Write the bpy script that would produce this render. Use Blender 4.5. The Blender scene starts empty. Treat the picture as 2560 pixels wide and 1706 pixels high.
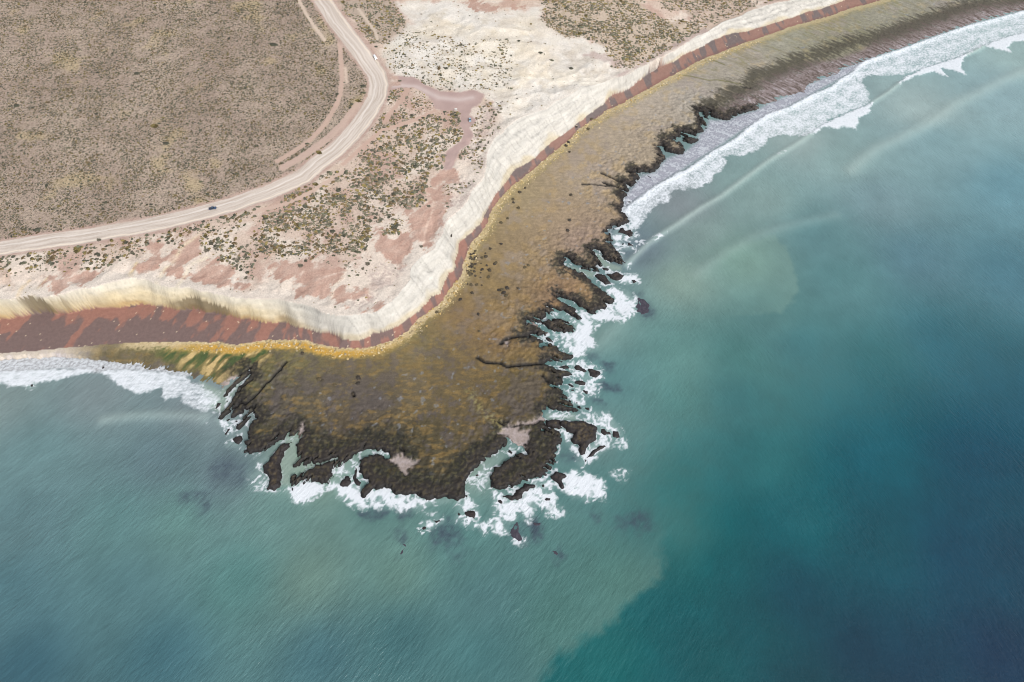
import bpy, math, random
import numpy as np
random.seed(7); rng = np.random.default_rng(7)
R = math.radians

# ------------------------------------------------------------------ camera, sky, sun, exposure
scene = bpy.context.scene
CAM_H, PITCH, FPX = 385.0, 58.0, 24/36*2560
cam = bpy.data.cameras.new('camera'); cam.lens = 24; cam.sensor_width = 36
cam.clip_start = 1; cam.clip_end = 30000
camo = bpy.data.objects.new('camera', cam); scene.collection.objects.link(camo)
camo.location = (0, 0, CAM_H); camo.rotation_euler = (R(90-PITCH), 0, 0)
scene.camera = camo
scene.cycles.filter_width = 1.05
SUN_EL, SUN_AZ = 42.0, 138.0          # azimuth clockwise from +Y (up the picture)
w = bpy.data.worlds.new('World'); scene.world = w; w.use_nodes = True
nt = w.node_tree; nt.nodes.clear()
sky = nt.nodes.new('ShaderNodeTexSky'); sky.sky_type = 'NISHITA'; sky.sun_disc = False
sky.sun_elevation = R(SUN_EL); sky.sun_rotation = R(SUN_AZ); sky.dust_density = 3; sky.air_density = 1.0
hs = nt.nodes.new('ShaderNodeHueSaturation'); hs.inputs['Saturation'].default_value = 0.16
bg = nt.nodes.new('ShaderNodeBackground'); bg.inputs['Strength'].default_value = 0.15
wo = nt.nodes.new('ShaderNodeOutputWorld')
nt.links.new(sky.outputs[0], hs.inputs['Color']); nt.links.new(hs.outputs[0], bg.inputs[0]); nt.links.new(bg.outputs[0], wo.inputs[0])
sl = bpy.data.lights.new('sun', 'SUN'); sl.energy = 1.3; sl.angle = R(14); sl.color = (1, .96, .9)
so = bpy.data.objects.new('sun', sl); scene.collection.objects.link(so)
so.rotation_euler = (R(90-SUN_EL), 0, R(180-SUN_AZ)); so.location = (200, 300, 600)
scene.view_settings.view_transform = 'Standard'; scene.view_settings.look = 'None'
scene.view_settings.exposure = 0.62; scene.view_settings.gamma = 1

# ------------------------------------------------------------------ helpers: noise, pixel to world, distance fields
_perm = {}
def perlin(x, y, seed=0):
    if seed not in _perm:
        r = np.random.default_rng(1000+seed); p = r.permutation(256); a = r.random(256)*2*np.pi
        _perm[seed] = (np.concatenate([p, p]), np.cos(a).astype(np.float32), np.sin(a).astype(np.float32))
    p, gx, gy = _perm[seed]
    x = np.asarray(x, np.float32); y = np.asarray(y, np.float32)
    xi = np.floor(x).astype(np.int32); yi = np.floor(y).astype(np.int32)
    fx = x-xi; fy = y-yi; xi &= 255; yi &= 255
    u = fx*fx*fx*(fx*(fx*6-15)+10); v = fy*fy*fy*(fy*(fy*6-15)+10)
    def g(ix, iy, dx, dy):
        h = p[p[ix]+iy]; return gx[h]*dx+gy[h]*dy
    a = g(xi, yi, fx, fy); b = g((xi+1) & 255, yi, fx-1, fy)
    c = g(xi, (yi+1) & 255, fx, fy-1); d = g((xi+1) & 255, (yi+1) & 255, fx-1, fy-1)
    return (a+(b-a)*u+((c+(d-c)*u)-(a+(b-a)*u))*v)*1.5
def fbm(x, y, s, o=4, seed=0, gain=.5):
    t = 0; a = 1; n = 0
    for k in range(o):
        t = t+a*perlin(x/s*2**k+17.3*k, y/s*2**k-9.1*k, seed+k); n += a; a *= gain
    return t/n*1.4
def ridged(x, y, s, o=3, seed=0):
    t = 0; a = 1; n = 0
    for k in range(o):
        t = t+a*(1-np.abs(perlin(x/s*2**k+5.7*k, y/s*2**k+3.1*k, seed+k))*1.6); n += a; a *= .5
    return np.clip(t/n, 0, 1)
def rot(x, y, deg):
    c, s = math.cos(R(deg)), math.sin(R(deg)); return x*c+y*s, -x*s+y*c
def ss(a, b, x):
    t = np.clip((x-a)/(b-a), 0, 1); return t*t*(3-2*t)
ca, sa = math.cos(R(90-PITCH)), math.sin(R(90-PITCH))
def at(u, v, z=0.0):
    xc = (u-1280)/FPX; yc = (853-v)/FPX
    Y = yc*ca+sa; Z = yc*sa-ca; t = (z-CAM_H)/Z
    return xc*t, Y*t
def plateau(X, Y):
    return 24-15*ss(-10, 190, X)+0.012*(Y-250)
def atp(u, v):
    z = 24.0
    for _ in range(5):
        x, y = at(u, v, z); z = float(plateau(x, y))
    return x, y
W = {'A': (0, 0, 3.672), 'B': (640, 0, 3.672), 'C': (1280, 0, 3.672), 'D': (1920, 0, 3.672), 'E': (0, 427, 3.672),
     'F': (640, 427, 3.672), 'G': (1280, 427, 3.672), 'H': (0, 854, 3.672), 'a': (500, 850, 5.8725), 'b': (600, 1050, 5.8725),
     'c': (900, 1050, 5.8725), 'd': (1200, 950, 5.8725), 'e': (1200, 1150, 5.8725), 'f': (1200, 700, 5.348),
     'g': (1400, 430, 5.8725), 'h': (1640, 130, 5.8725), 'p': (0, 0, 1), 'q': (900, 1100, 2.588), 'r': (1660, 500, 2.588)}
def T(s):
    """surveyed outline: 'B 10 20 30 40 | C 1 2' -> list of photo points (several survey sheets)"""
    out = []
    for part in s.split('|'):
        k = part.split(); x0, y0, f = W[k[0]]; n = [float(q) for q in k[1:]]
        out += [(x0+n[i]/f, y0+n[i+1]/f) for i in range(0, len(n), 2)]
    return out
def sea_pts(s, z=0.0): return [at(u, v, z) for u, v in T(s)]
def top_pts(s): return [atp(u, v) for u, v in T(s)]

DX = 0.65
X0, X1, Y0, Y1 = -560.0, 610.0, -105.0, 690.0
NX = int((X1-X0)/DX)+1; NY = int((Y1-Y0)/DX)+1
gx = (X0+np.arange(NX)*DX).astype(np.float32); gy = (Y0+np.arange(NY)*DX).astype(np.float32)
GX, GY = np.meshgrid(gx, gy)
def inside(poly):
    m = np.zeros((NY, NX), bool); P = np.array(poly); Q = np.roll(P, -1, 0)
    for j in range(NY):
        y = gy[j]; c = (P[:, 1] > y) != (Q[:, 1] > y)
        if not c.any(): continue
        a = P[c]; b = Q[c]; xs = np.sort(a[:, 0]+(y-a[:, 1])*(b[:, 0]-a[:, 0])/(b[:, 1]-a[:, 1]))
        i = np.clip(np.ceil((xs-X0)/DX), 0, NX).astype(int)
        for k in range(0, len(i)-1, 2): m[j, i[k]:i[k+1]] = True
    return m
def dist(line, Rm, closed=False):
    D = np.full((NY, NX), Rm, np.float32); n = len(line)
    for k in range(n if closed else n-1):
        (ax, ay), (bx, by) = line[k], line[(k+1) % n]
        i0 = int(max(0, (min(ax, bx)-Rm-X0)/DX)); i1 = int(min(NX, (max(ax, bx)+Rm-X0)/DX+2))
        j0 = int(max(0, (min(ay, by)-Rm-Y0)/DX)); j1 = int(min(NY, (max(ay, by)+Rm-Y0)/DX+2))
        if i0 >= i1 or j0 >= j1: continue
        x = gx[i0:i1][None]-ax; y = gy[j0:j1][:, None]-ay; dx = bx-ax; dy = by-ay; L = dx*dx+dy*dy+1e-9
        t = np.clip((x*dx+y*dy)/L, 0, 1)
        d = np.sqrt((x-t*dx)**2+(y-t*dy)**2); s = D[j0:j1, i0:i1]; np.minimum(s, d, out=s)
    return D
def sdf(poly, Rm=20.0):
    m = inside(poly); d = dist(poly, Rm, True); return np.where(m, d, -d)
def samp(F, x, y):
    fx = np.clip((np.asarray(x)-X0)/DX, 0, NX-1.001); fy = np.clip((np.asarray(y)-Y0)/DX, 0, NY-1.001)
    i = fx.astype(int); j = fy.astype(int); u = fx-i; v = fy-j
    return F[j, i]*(1-u)*(1-v)+F[j, i+1]*u*(1-v)+F[j+1, i]*(1-u)*v+F[j+1, i+1]*u*v
def idw(pts, power=2.6, toW=None):
    """smooth colour field through surveyed samples: 'u v r g b'"""
    n = [float(q) for q in pts.split()]; n = np.array(n).reshape(-1, 5)
    st = 6; sx = GX[::st, ::st]; sy = GY[::st, ::st]; acc = 0; wt = 0
    for u, v, r, g, b in n:
        x, y = at(u, v, 0) if toW is None else toW(u, v)
        ww = 1/((sx-x)**2+(sy-y)**2+150)**(power/2)
        acc = acc+ww[..., None]*np.array([r, g, b]); wt = wt+ww
    f = (acc/wt[..., None]).astype(np.float32)
    iy = np.arange(NY)/st; ix = np.arange(NX)/st
    j = np.minimum(iy.astype(int), f.shape[0]-2); i = np.minimum(ix.astype(int), f.shape[1]-2)
    v = np.clip((iy-j)[:, None, None], 0, 1).astype(np.float32); u = np.clip((ix-i)[None, :, None], 0, 1).astype(np.float32)
    a = f[j][:, i]; b = f[j][:, i+1]; c = f[j+1][:, i]; d = f[j+1][:, i+1]
    return a*(1-u)*(1-v)+b*u*(1-v)+c*(1-u)*v+d*u*v
def lin(c):
    c = np.clip(np.asarray(c, np.float32)/255, 0, 1); return np.where(c < .04045, c/12.92, ((c+.055)/1.055)**2.4)

# ------------------------------------------------------------------ survey: shore, beach, cliff, roads
COAST = [at(3400, -260), at(2900, -75)]+sea_pts(
 'p 2560 27 2500 43 2464 50 2424 63 2383 76 2342 90 2301 103 2260 120 2220 133 2187 144 2157 155'
 '|D 700 620 620 690 550 700 380 770 330 850 180 880 50 940'
 '|h 1550 780 1480 850 1200 930 1060 1000 950 1000 830 980 790 900 775 880 780 1000 720 970 680 900 640 890 625 900 640 940 690 1000 730 1060 735 1120 670 1110 690 1170 610 1200 600 1230 500 1220 430 1190 365 1185 400 1220 480 1260 620 1300 600 1312 500 1355 400 1320 330 1290 260 1280 240 1300 300 1335 370 1320 390 1380 430 1460 400 1500 330 1515 200 1480 130 1450 95 1380 60 1420 100 1520 140 1560'
 '|g 1380 10 1200 15 1100 10 1150 50 1180 100 1090 110 1110 160 1050 210 960 190 1020 270 980 310 1000 360 930 370 930 440 935 490 900 530 910 590 970 640 1000 720 1000 750 900 790 810 830 760 890 735 910 750 950 765 1010 760 1050 800 1110 820 1160 880 1210 900 1280 950 1350 940 1385 880 1375 820 1370 720 1320 640 1280 620 1210 600 1170 540 1145 485 1140 490 1160 520 1190 540 1240 580 1310 620 1350 640 1385 590 1400 540 1370 515 1395 575 1440 570 1465 480 1460 400 1440 300 1410 170 1360 150 1300 110 1290 75 1330 80 1370 120 1410 210 1440 240 1480 330 1490 380 1540'
 '|f 1600 120 1720 200 1800 290 1780 320 1700 330 1680 400 1560 400 1540 450 1440 450 1380 420 1340 370 1280 320 1180 270 1080 240 1045 240 1050 265 1120 300 1180 350 1240 380 1280 400 1310 470 1350 520 1320 530 1240 500 1180 460 1100 440 1000 450 930 470 880 435 870 490 840 530 830 548 900 545 1000 535 1090 530 1150 555 1200 590 1260 610 1280 670 1245 710 1100 695 1000 690 900 640 840 600 740 555 700 560 740 600 800 640 880 670 910 710 860 745 800 750 710 730 660 740 760 780 850 840 980 880 1050 920 1100 970 1230 1020 1220 1060 1100 1085 900 1095 880 1110 900 1150 1000 1180 1020 1220 1100 1220 1200 1225 1250 1275 1110 1290 1100 1400 1040 1430 1080 1450 1100 1480 1140 1540 1160 1567'
 '|d 1310 310 1360 350 1390 400 1490 410 1460 450 1420 475 1300 465 1150 445 1040 435 980 455 965 510 950 600 955 655 980 700 1050 715 1130 740 1190 800 1195 870 1150 970 1110 1080 1110 1200 1060 1290 980 1370 900 1430 760 1460 650 1485'
 '|e 560 360 470 410 340 425 250 440 180 400 140 330 160 230 200 130 300 70 400 0'
 '|d 520 1110 620 1085 690 1100 690 1040 620 1000 560 960 420 905 370 970 300 1030 200 1100 100 1150 40 1200'
 '|c 1760 670 1650 760 1600 830 1560 900 1545 980 1560 1060 1555 1110 1490 1170 1380 1165 1250 1150 1100 1160 980 1180 900 1110 830 1090 680 1110 530 1090 460 1000 370 985 270 1010 180 1030 130 1070 80 1140 40 1150 10 1060 30 1000 130 920 90 860 40 820 10 780'
 '|b 1745 640 1750 590 1850 550 1950 520 2080 530 2160 570 2230 550 2190 490 2080 460 1980 440 1850 440 1770 460 1680 510 1580 590 1500 660 1400 700 1350 740 1355 830 1310 890 1290 930 1230 935 1180 910 1110 890 1040 920 980 920 900 960 850 1000 780 1030 740 980 735 900 735 820 800 780 860 770 960 760 1060 720 1130 670 1220 640 1360 590 1370 570 1180 625 1020 658 920 685 860 705 800 670 810 650 830 600 830 520 820 450 850 380 890 310 900 280 850 240 780 220 700 245 600 295 500 365 400 430 330 470 200 480 60 490 100 400 85 330 125 290 110 210 130 130'
 '|a 770 1210 815 1160 800 1100 750 1100 700 1180 640 1260 560 1320 510 1300 600 1180 680 1060 670 960 620 1080 500 1160 400 1190 470 1090 560 980 620 900 540 980 450 1060 370 1140 320 1180 275 1160 330 1080 400 1020 450 920 530 800 560 720 700 580 755 530 740 480 700 550 560 650 450 750 390 830 335 860 360 790 400 730 480 630 600 530 450 640 330 700 250 650 180 610 60 630 0 590'
 '|H 1740 300 1640 270 1500 240 1400 225 1300 195 1000 140 700 112 400 112 200 122 0 135|p -300 895 -900 912')
FAR = [(-4000, 4000)]
NE = (4000, 4000)
def close(l): return l+[(-4000, l[-1][1]+200), (-4000, 4000), NE]
COAST = [(4000, 2600)]+COAST; COASTP = close(COAST)
BEACH = [(4000, 2700)]+[at(3300, -330, 3), at(2700, -150, 3)]+sea_pts(
 'D 1050 0 900 45 750 80 600 140 400 195 200 250 0 325|C 2200 375 2050 430 1900 490 1760 540 1650 600 1500 680 1350 760 1250 820 1100 900 1000 960 880 1010 800 1070 700 1130 590 1200 550 1260 450 1350 330 1440 190 1568'
 '|F 2350 140 2290 200 2200 310 2150 400 2110 510 2050 590 1980 660 1940 760 1900 870 1880 980 1780 1090 1720 1190 1640 1260 1480 1370 1400 1470 1250 1560|p 940 866 900 871|a 2060 125 1800 80 1560 10 1400 0 1050 5 850 20 540 75 300 40 100 30|H 1600 5 1200 10 800 45 560 60 250 95 0 110|p -300 890 -900 905', 3.0)
BEACHP = close(BEACH)
FOOT = [(4000, 2760)]+[at(3200, -380, 5), at(2650, -200, 5)]+sea_pts(
 'D 720 0 600 40 400 110 200 175 0 230|C 2200 290 2050 310 1850 370 1700 450 1560 520 1480 580 1300 640 1160 760 1010 850 930 890 830 970 740 1030 650 1100 580 1150 490 1215 400 1290 310 1370 230 1440 150 1490 50 1560'
 '|F 2350 50 2300 100 2220 200 2150 320 2100 420 2070 490 1950 600 1880 680 1860 760 1820 850 1810 920 1760 940 1730 1040 1700 1140 1610 1165 1530 1240 1500 1300 1430 1355 1280 1440 1085 1500 1040 1540 950 1568 790 1575 770 1530 680 1505 560 1490 400 1455 200 1420 0 1385'
 '|E 2150 1345 1950 1320 1750 1285 1500 1262 1300 1245 1050 1262 850 1290 600 1308 330 1320 150 1345 0 1370|p -300 815 -900 830', 5.0)
FOOTP = close(FOOT)
LIP = [(4000, 2860)]+top_pts('p 3100 -440 2500 -230|D 400 -60 0 50|C 1950 190 1800 290 1700 330 1500 460 1300 560 1150 630 950 720 900 740 650 800 400 950 200 1050 0 1150'
 '|B 2250 1250 2150 1380 2120 1500|F 2080 60 2020 160 1950 260 1850 380 1750 480 1700 600 1620 700 1500 780 1420 880 1430 1000 1330 1100 1250 1200 1100 1290 950 1330 750 1330 600 1290 400 1230 200 1190 0 1180'
 '|E 2200 1160 2000 1120 1800 1110 1650 1080 1400 1030 1200 1000 950 1030 820 1080 640 1120 450 1130 200 1145 80 1165 0 1165|p -300 715 -900 730')
LIPP = close(LIP)
ROAD = top_pts('B 540 -120 610 0 720 170 860 350 960 480 1050 590 1110 680 1130 780 1110 880 1050 1000 960 1130 850 1260 720 1380 560 1500 |F 430 50 300 110 100 205 0 235|E 2150 310 1950 365 1700 430 1400 495 1100 545 800 595 500 635 250 670 0 715|p -300 665 -700 735')

print('survey fields')
dC = sdf(COASTP, 80); dB = sdf(BEACHP, 120); dF = sdf(FOOTP, 120); dL = sdf(LIPP, 140)
# natural edge irregularity
n1 = fbm(GX, GY, 7, 3, 11); n2 = fbm(GX, GY, 2.6, 2, 12)
dC = dC+(n1*1.0+n2*1.0+fbm(GX, GY, 1.7, 2, 13)*.5)
u, v = rot(GX, GY, -28); gl = ridged(u/5, v, 5.5, 2, 14)+fbm(GX, GY, 10, 2, 15)*.25
dC = dC-ss(.74, .92, gl)*6*ss(10, 2, dC)*ss(-40, 20, GX)*ss(110, 150, GY)
u, v = rot(GX, GY, 62); gl = ridged(u/5, v, 4.5, 2, 16)+fbm(GX, GY, 10, 2, 17)*.25
dC = dC-ss(.74, .92, gl)*4*ss(8, 2, dC)*ss(-60, -130, GX)*ss(-262, -240, GX)
dB = dB+n1*.8+n2*.5
rx, ry = rot(GX, GY, 20)
cw = fbm(GX, GY, 24, 3, 21)*2.2+(ridged(GX, GY, 38, 2, 24)-.65)*3.0*ss(-60, -140, GX)
dF = dF+cw
dL = dL+cw+fbm(GX, GY, 26, 2, 22)*2.0*ss(6, 16, np.maximum(dF, 0))
gentle = np.zeros((NY, NX), np.float32)
for s in ('H -400 -40 1300 -40 1950 100 2250 350 1950 600 1300 420 -400 420', 'D -60 600 300 560 800 400 1400 150 2600 -150 2600 200 1700 420 900 640 300 1000 -200 1100'):
    gentle = np.maximum(gentle, ss(-6, 14, sdf(sea_pts(s), 30)))
PANS = ['d 320 720 400 690 560 670 620 740 720 740 730 810 720 900 680 960 700 1000 620 1020 500 960 400 915 410 850 270 790',
        'b 850 170 900 40 940 60 950 150 940 240 880 250 820 220', 'c 430 580 640 480 760 590 880 600 850 660 740 720 710 820 620 790 560 700 470 640',
        'f 320 850 360 780 400 800 390 870 340 885', 'd 490 665 720 600 840 545 990 470 960 600 860 630 740 650 620 670',
        'a 300 640 420 560 560 520 500 620 400 700 300 700', 'f 690 545 780 610 880 680 930 720 880 700 760 640 680 570']
dP = np.full((NY, NX), -20, np.float32)
for s in PANS: dP = np.maximum(dP, sdf(sea_pts(s, 1), 20))
dP += n2*1.6+n1*1.5
CRACKS = [('f -40 1030 60 1095 180 1105 270 1105 360 1148 600 1130 900 1095', 1.1), ('f 285 840 320 790 380 765 500 745 660 735', 1.3),
 ('f 620 500 720 545 830 545', 1.2), ('g 330 175 480 178 600 188 700 190 840 210', .8), ('g 640 140 720 175 850 210', 1.0),
 ('g 600 5 720 60 800 100 900 130', .9), ('a 1255 320 1180 420 1100 490 1020 590 940 660 860 760 760 850 680 915 600 910', .9),
 ('a 560 740 640 650 760 580', .9), ('G 470 780 560 800', .7), ('c 2030 10 2100 60 2200 85 2340 60', .8), ('h 520 785 600 830 680 870', 1.0),
 ('h 1240 500 1300 515 1380 520', .8), ('d 340 600 400 610 430 665', .9), ('a 800 940 770 1020 690 1090', .8), ('f 840 1270 900 1340 960 1400', 1.1),
 ('g 50 1232 120 1245 200 1275', .8), ('a 2230 760 2260 820', .8), ('b 1180 625 1380 565 1420 555', .8), ('f 1020 365 1080 420', .6),
 ('b 1830 350 1780 440', .7), ('c 590 395 650 440', .8), ('h 280 1140 400 1160 560 1165', .8), ('h 380 1100 500 1110 600 1160', .8)]
crack = np.zeros((NY, NX), np.float32)
for s, wd in CRACKS:
    d = dist(sea_pts(s, 2.5), 6); crack = np.maximum(crack, np.exp(-(np.maximum(d+n2*.5, 0)/wd)**2))

# ------------------------------------------------------------------ height field
px_s = lambda: None
zp = plateau(GX, GY)
rocky = ss(-1.6, 1.3, dC)*(2.2+2.2)-2.2
lump = fbm(GX, GY, 5, 4, 31)
rocky += ss(0, 4, dC)*(1-ss(15, 45, dC))*(lump*.6+fbm(GX, GY, 2.4, 2, 32)*.45)+ss(0, 3, dC)*lump*.10+ss(2, 70, dC)*1.0
soft = np.clip(dC*.055, -2.2, 3.0)+lump*.08
zpf = rocky*(1-gentle)+soft*gentle
zpf = np.where(dP > -2, zpf+(np.minimum(zpf, .35+np.maximum(dC, 0)*.02)-zpf)*ss(-1.2, 1.0, dP), zpf)
zpf -= crack*np.clip(zpf-.2, 0, 1.9)*.95
tB = np.clip(dB/(dB+np.maximum(-dF, 0)+.01), 0, 1)
zpf = zpf+(3.1-zpf)*ss(-22, 0, dB)*(1-crack)
zb = 3.1+2.6*tB+lump*.06
tF = np.clip(dF/(dF+np.maximum(-dL, 0)+.01), 0, 1)
wht = ss(-60, -300, -(GX+0*GY)+0)*0
fx, fy = rot(GX, GY, -8)
prof = tF**.82
prof = prof+.035*np.sin(tF*22+fbm(GX, GY, 25, 2, 41)*3)*(tF*(1-tF)*4)
gul = ridged(GX, GY, 11, 3, 43)
zf = 5.7+(zp-5.7)*np.clip(prof, 0, 1)+(gul-.6)*.35*(tF*(1-tF)*4)*ss(5, 14, dF-np.minimum(dL, 0))+(fbm(GX, GY, 4, 3, 44)*.6+(.7-ridged(*[q_/k_ for q_, k_ in zip(rot(GX, GY, -32), (6, 1))], 5, 3, 107))*1.6)*(tF*(1-tF)*4)*ss(-110, -60, GX)
wp = sdf(top_pts('B 1290 20 1340 120 1400 200 1330 290 1180 420 1180 520 1240 650 1400 700 1560 770 1700 830 1900 840 2080 860 2250 1050 2250 1200 2100 1400|C 0 1150 400 950 950 720 1000 600 880 460 850 420 650 330 500 330 380 260 290 180 300 60 100 100 0 80|B 2200 110 2000 60 1800 0'), 60)
wmask = ss(-4, 25, wp); f1_ = fbm(GX, GY, 80, 2, 59)
zl = zp+fbm(GX, GY, 90, 4, 51)*1.2+fbm(GX, GY, 6, 3, 52)*.10
near = 1-ss(0, 45, dL)
zl += (ridged(GX, GY, 22, 4, 53)-.65)*2.6*near*ss(0, 8, dL)
zl += ((ridged(GX+f1_*30, GY, 70, 4, 54)-.6)*5.0)*wmask*ss(0, 20, dL)
dR = dist(ROAD, 60)
s_road = ss(120, 420, GY)
hw = 4.6+3.0*s_road
zroad = zp+fbm(GX, GY, 90, 4, 51)*1.2
zl = zl+(zroad-.25-zl)*(1-ss(1, 6, dR-hw))
Z = np.where(dB < 0, zpf, np.where(dF < 0, zb, np.where(dL < 0, zf, zl))).astype(np.float32)
Z = np.where((dB < 0) & (dC < -3), np.minimum(Z, -1.5), Z)
def H(x, y): return float(samp(Z, x, y))
def ground(u, v):
    """march down the view ray of a survey mark until it meets the terrain"""
    xc = (u-1280)/FPX; yc = (853-v)/FPX; dy = yc*ca+sa; dz = yc*sa-ca
    zz = np.arange(45, -3, -.15); t = (zz-CAM_H)/dz; x = xc*t; y = dy*t
    k = np.argmax(samp(Z, x, y) >= zz); return float(x[k]), float(y[k]), float(samp(Z, x[k], y[k]))
def gpts(s): return [ground(u, v)[:2] for u, v in T(s)]

# ------------------------------------------------------------------ ground colours (what each surface is made of, plus painted shade at the left cliff foot)
print('colours')
C = np.zeros((NY, NX, 3), np.float32)
def rgb(*c): return np.array(c, np.float32)
def put(mask, col):
    global C
    m = np.clip(mask, 0, 1)[..., None]; C = C*(1-m)+np.asarray(col, np.float32)*m
def mixc(a, b, t): t = np.clip(t, 0, 1)[..., None]; return rgb(*a)*(1-t)+rgb(*b)*t
f1 = fbm(GX, GY, 45, 4, 61); f2 = fbm(GX, GY, 9, 4, 62); f3 = fbm(GX, GY, 2.2, 2, 63); f4 = fbm(GX, GY, 140, 3, 64)
wn = rng.random((NY, NX)).astype(np.float32)
# platform
plat = idw('2450 20 168 162 152 2250 60 160 155 135 2100 100 152 147 122 1950 100 165 161 140 1850 170 176 166 149 1750 250 180 170 155 1600 250 182 168 150 1550 350 170 154 132 1450 450 168 150 126 1400 550 165 143 114 1300 500 162 144 110 1300 650 152 130 98 1200 700 142 120 80 1450 600 152 130 116 1400 750 150 118 88 1150 800 125 102 78 1250 850 135 106 70 1050 850 122 110 75 950 900 127 110 72 750 900 127 117 76 650 950 95 92 55 700 1000 86 77 70 850 980 100 89 74 950 1000 94 84 70 1100 950 104 90 62 1200 1000 98 82 52 1300 950 102 88 50 1350 830 132 108 68 900 1080 74 62 46 1050 1100 74 66 42 650 1080 66 62 42 1000 1180 50 46 34 1300 1050 74 64 44 1100 750 137 114 76 1150 600 147 132 96 1000 800 132 120 76')
C[:] = plat*np.array([.93, .94, .96], np.float32)
C *= (1-.07*ss(80, 180, GX))[..., None]
head = ss(330, 150, GY)*ss(-330, -270, GX)*ss(190, 60, GX)
hx = fbm(GX/2.2, GY, 3.2, 3, 75); g = ss(.12, .40, f2*.45+hx*.95+f1*.5)
put(g*head*.62, mixc((146, 114, 62), (118, 100, 60), f3*.5+.5))
put(ss(.0, .35, -f2*.8-f1*.6+f3*.3)*head*.7, (84, 77, 78))
bed = np.sin(dC*.75+fbm(GX, GY, 18, 3, 78)*9); C *= (1-.05*ss(.55, .95, bed)*ss(70, 25, dC))[..., None]
pool = ss(.62, .72, fbm(GX, GY, 4.5, 2, 79)+f1*.25)*ss(6, 12, dC)*(1-gentle)*ss(-18, -30, dB); put(pool*.55, (128, 134, 146))
C *= (1+.10*fbm(GX/1.8, GY, 2.0, 3, 76)+.06*fbm(GX, GY/1.5, 6, 3, 77))[..., None]
north = 1-head
put(ss(.05, .5, f2+f1*.4)*north*.20, (178, 148, 92))
put(ss(.1, .5, -f2*.8+f1)*north*.35, (150, 138, 132))
for s, col, a in (('H 1450 20 1800 -20 2349 0 2349 300 2300 290 1960 330 1700 200 1500 170', (110, 104, 62), 1), ('a 0 60 400 20 900 60 1050 120 900 350 700 480 500 560 300 640 0 560', (118, 106, 66), 1)):
    m = sdf(sea_pts(s, 2), 20); put(ss(-5, 5, m+f2*5)*a, col)
    u, v = rot(GX, GY, 50); st = fbm(u/3.5, v, 5, 3, 66)
    put(ss(-5, 5, m+f2*5)*ss(.05, .3, st), (190, 165, 115)); put(ss(-5, 5, m+f2*5)*ss(.05, .3, -st), (66, 82, 45))
# NE streaks running to the sea
ne = ss(-15, 15, sdf(sea_pts('C 1450 700 2100 380|D 0 320 1050 0 2600 -200 2600 -60 1700 60 1100 280 500 500 0 700|C 2250 800 1900 780'), 30))
u, v = rot(GX, GY, -38); st = fbm(u/6+f2*.3, v+f2*1.2, 2.4, 4, 67)
put(ne*ss(.2, .5, st+f1*.3)*.45, (118, 116, 76)); put(ne*ss(.25, .5, -st)*.25, (190, 184, 174))
st2 = fbm(u/8, v, 6, 2, 68); put(ne*ss(.3, .6, st2)*.35, (120, 114, 90))
LN = [('h 310 345 400 345 550 365 750 410 900 410 1100 440 1250 470', .6), ('h 800 110 900 150 1000 190', .7)]
for s, wd in LN: put(np.exp(-(dist(sea_pts(s, 3), 5)/wd)**2)*.7, (92, 92, 50))
# dark weed line and wash zone
dk = dist(sea_pts('D 2349 -30 2200 0 1900 40 1700 110 1450 190 1250 270 1000 350 700 430 500 500 300 570 100 640 0 690|h 1450 400 1300 560 1150 600 1000 700 850 790 700 870'), 40)
wash = sdf(sea_pts('D 2600 -60 2349 0 1750 70 1400 190 1050 300 850 470 600 550 300 590 0 700|h 1300 600 1100 650 1080 780 800 870 700 1100|p 1800 360 2000 250 2200 160 2600 40'), 30)
put(ss(-3, 4, wash+st*3), mixc((132, 120, 119), (92, 80, 75), ss(-.2, .5, st+f3*.4)))
put(ss(-1, 5, wash)*ss(.2, .6, -st+f3*.3)*.6, (180, 174, 180))
put(ss(13, 2.0, dk+f2*2.5+st*11+f3*3)*.85, mixc((72, 68, 56), (50, 48, 40), f3))
# weed covered outer edge
wE = 6+8*ss(.1, .5, f1+.3)+12*ss(260, 120, GY)*ss(-260, -200, GX)
ed = (1-gentle)*ss(.85, .35, (dC+f2*6+f3*3.5)/wE)
spk = ss(.05, .5, fbm(GX, GY, 2.0, 2, 71))
north_e = ss(150, 260, GY)[..., None]; put(ed*.92, mixc((34, 33, 27), (80, 77, 46), spk*.7)*(1-north_e)+mixc((52, 49, 40), (104, 98, 76), spk*.8)*north_e)
put((1-gentle)*ss(9, 3, dC+f2*4)*ss(230, 150, GY)*.6, mixc((46, 38, 38), (70, 60, 50), spk))
put((1-gentle)*ss(7, 2, dC+f2*3)*ss(150, 300, GY)*.8, mixc((38, 33, 32), (84, 72, 62), spk*.8))
u, v = rot(GX, GY, -28); gk = ridged(u/5+f2, v+f2*2, 5, 2, 18); put(ed*ss(.80, .95, gk)*ss(-60, 40, GX)*.8, (30, 28, 26))
u, v = rot(GX, GY, 15); gk = ridged(u/3+f2, v+f2*2, 7, 2, 19); put(ed*ss(.82, .95, gk)*ss(160, 110, GY)*.7, (26, 24, 22))
put(crack*1.0, (24, 22, 20))
put((1-gentle)*ss(1.6, .6, dC)*(dP < -1), (30, 27, 27))
put(ss(-1, 1.5, dP+f3), mixc((166, 154, 152), (142, 128, 120), f2+f3*.5+.3))
put(np.exp(-(dist(sea_pts('d -150 180 0 420 150 540 300 650', 3), 12)/3)**2)*ss(-.2, .3, f3)*.7, (140, 132, 84))
sandm = gentle*ss(-260, -300, GX)*(dB < 0)
put(sandm*ss(-255, -275, GX), mixc((184, 176, 176), (200, 190, 182), f2+.5))
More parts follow.
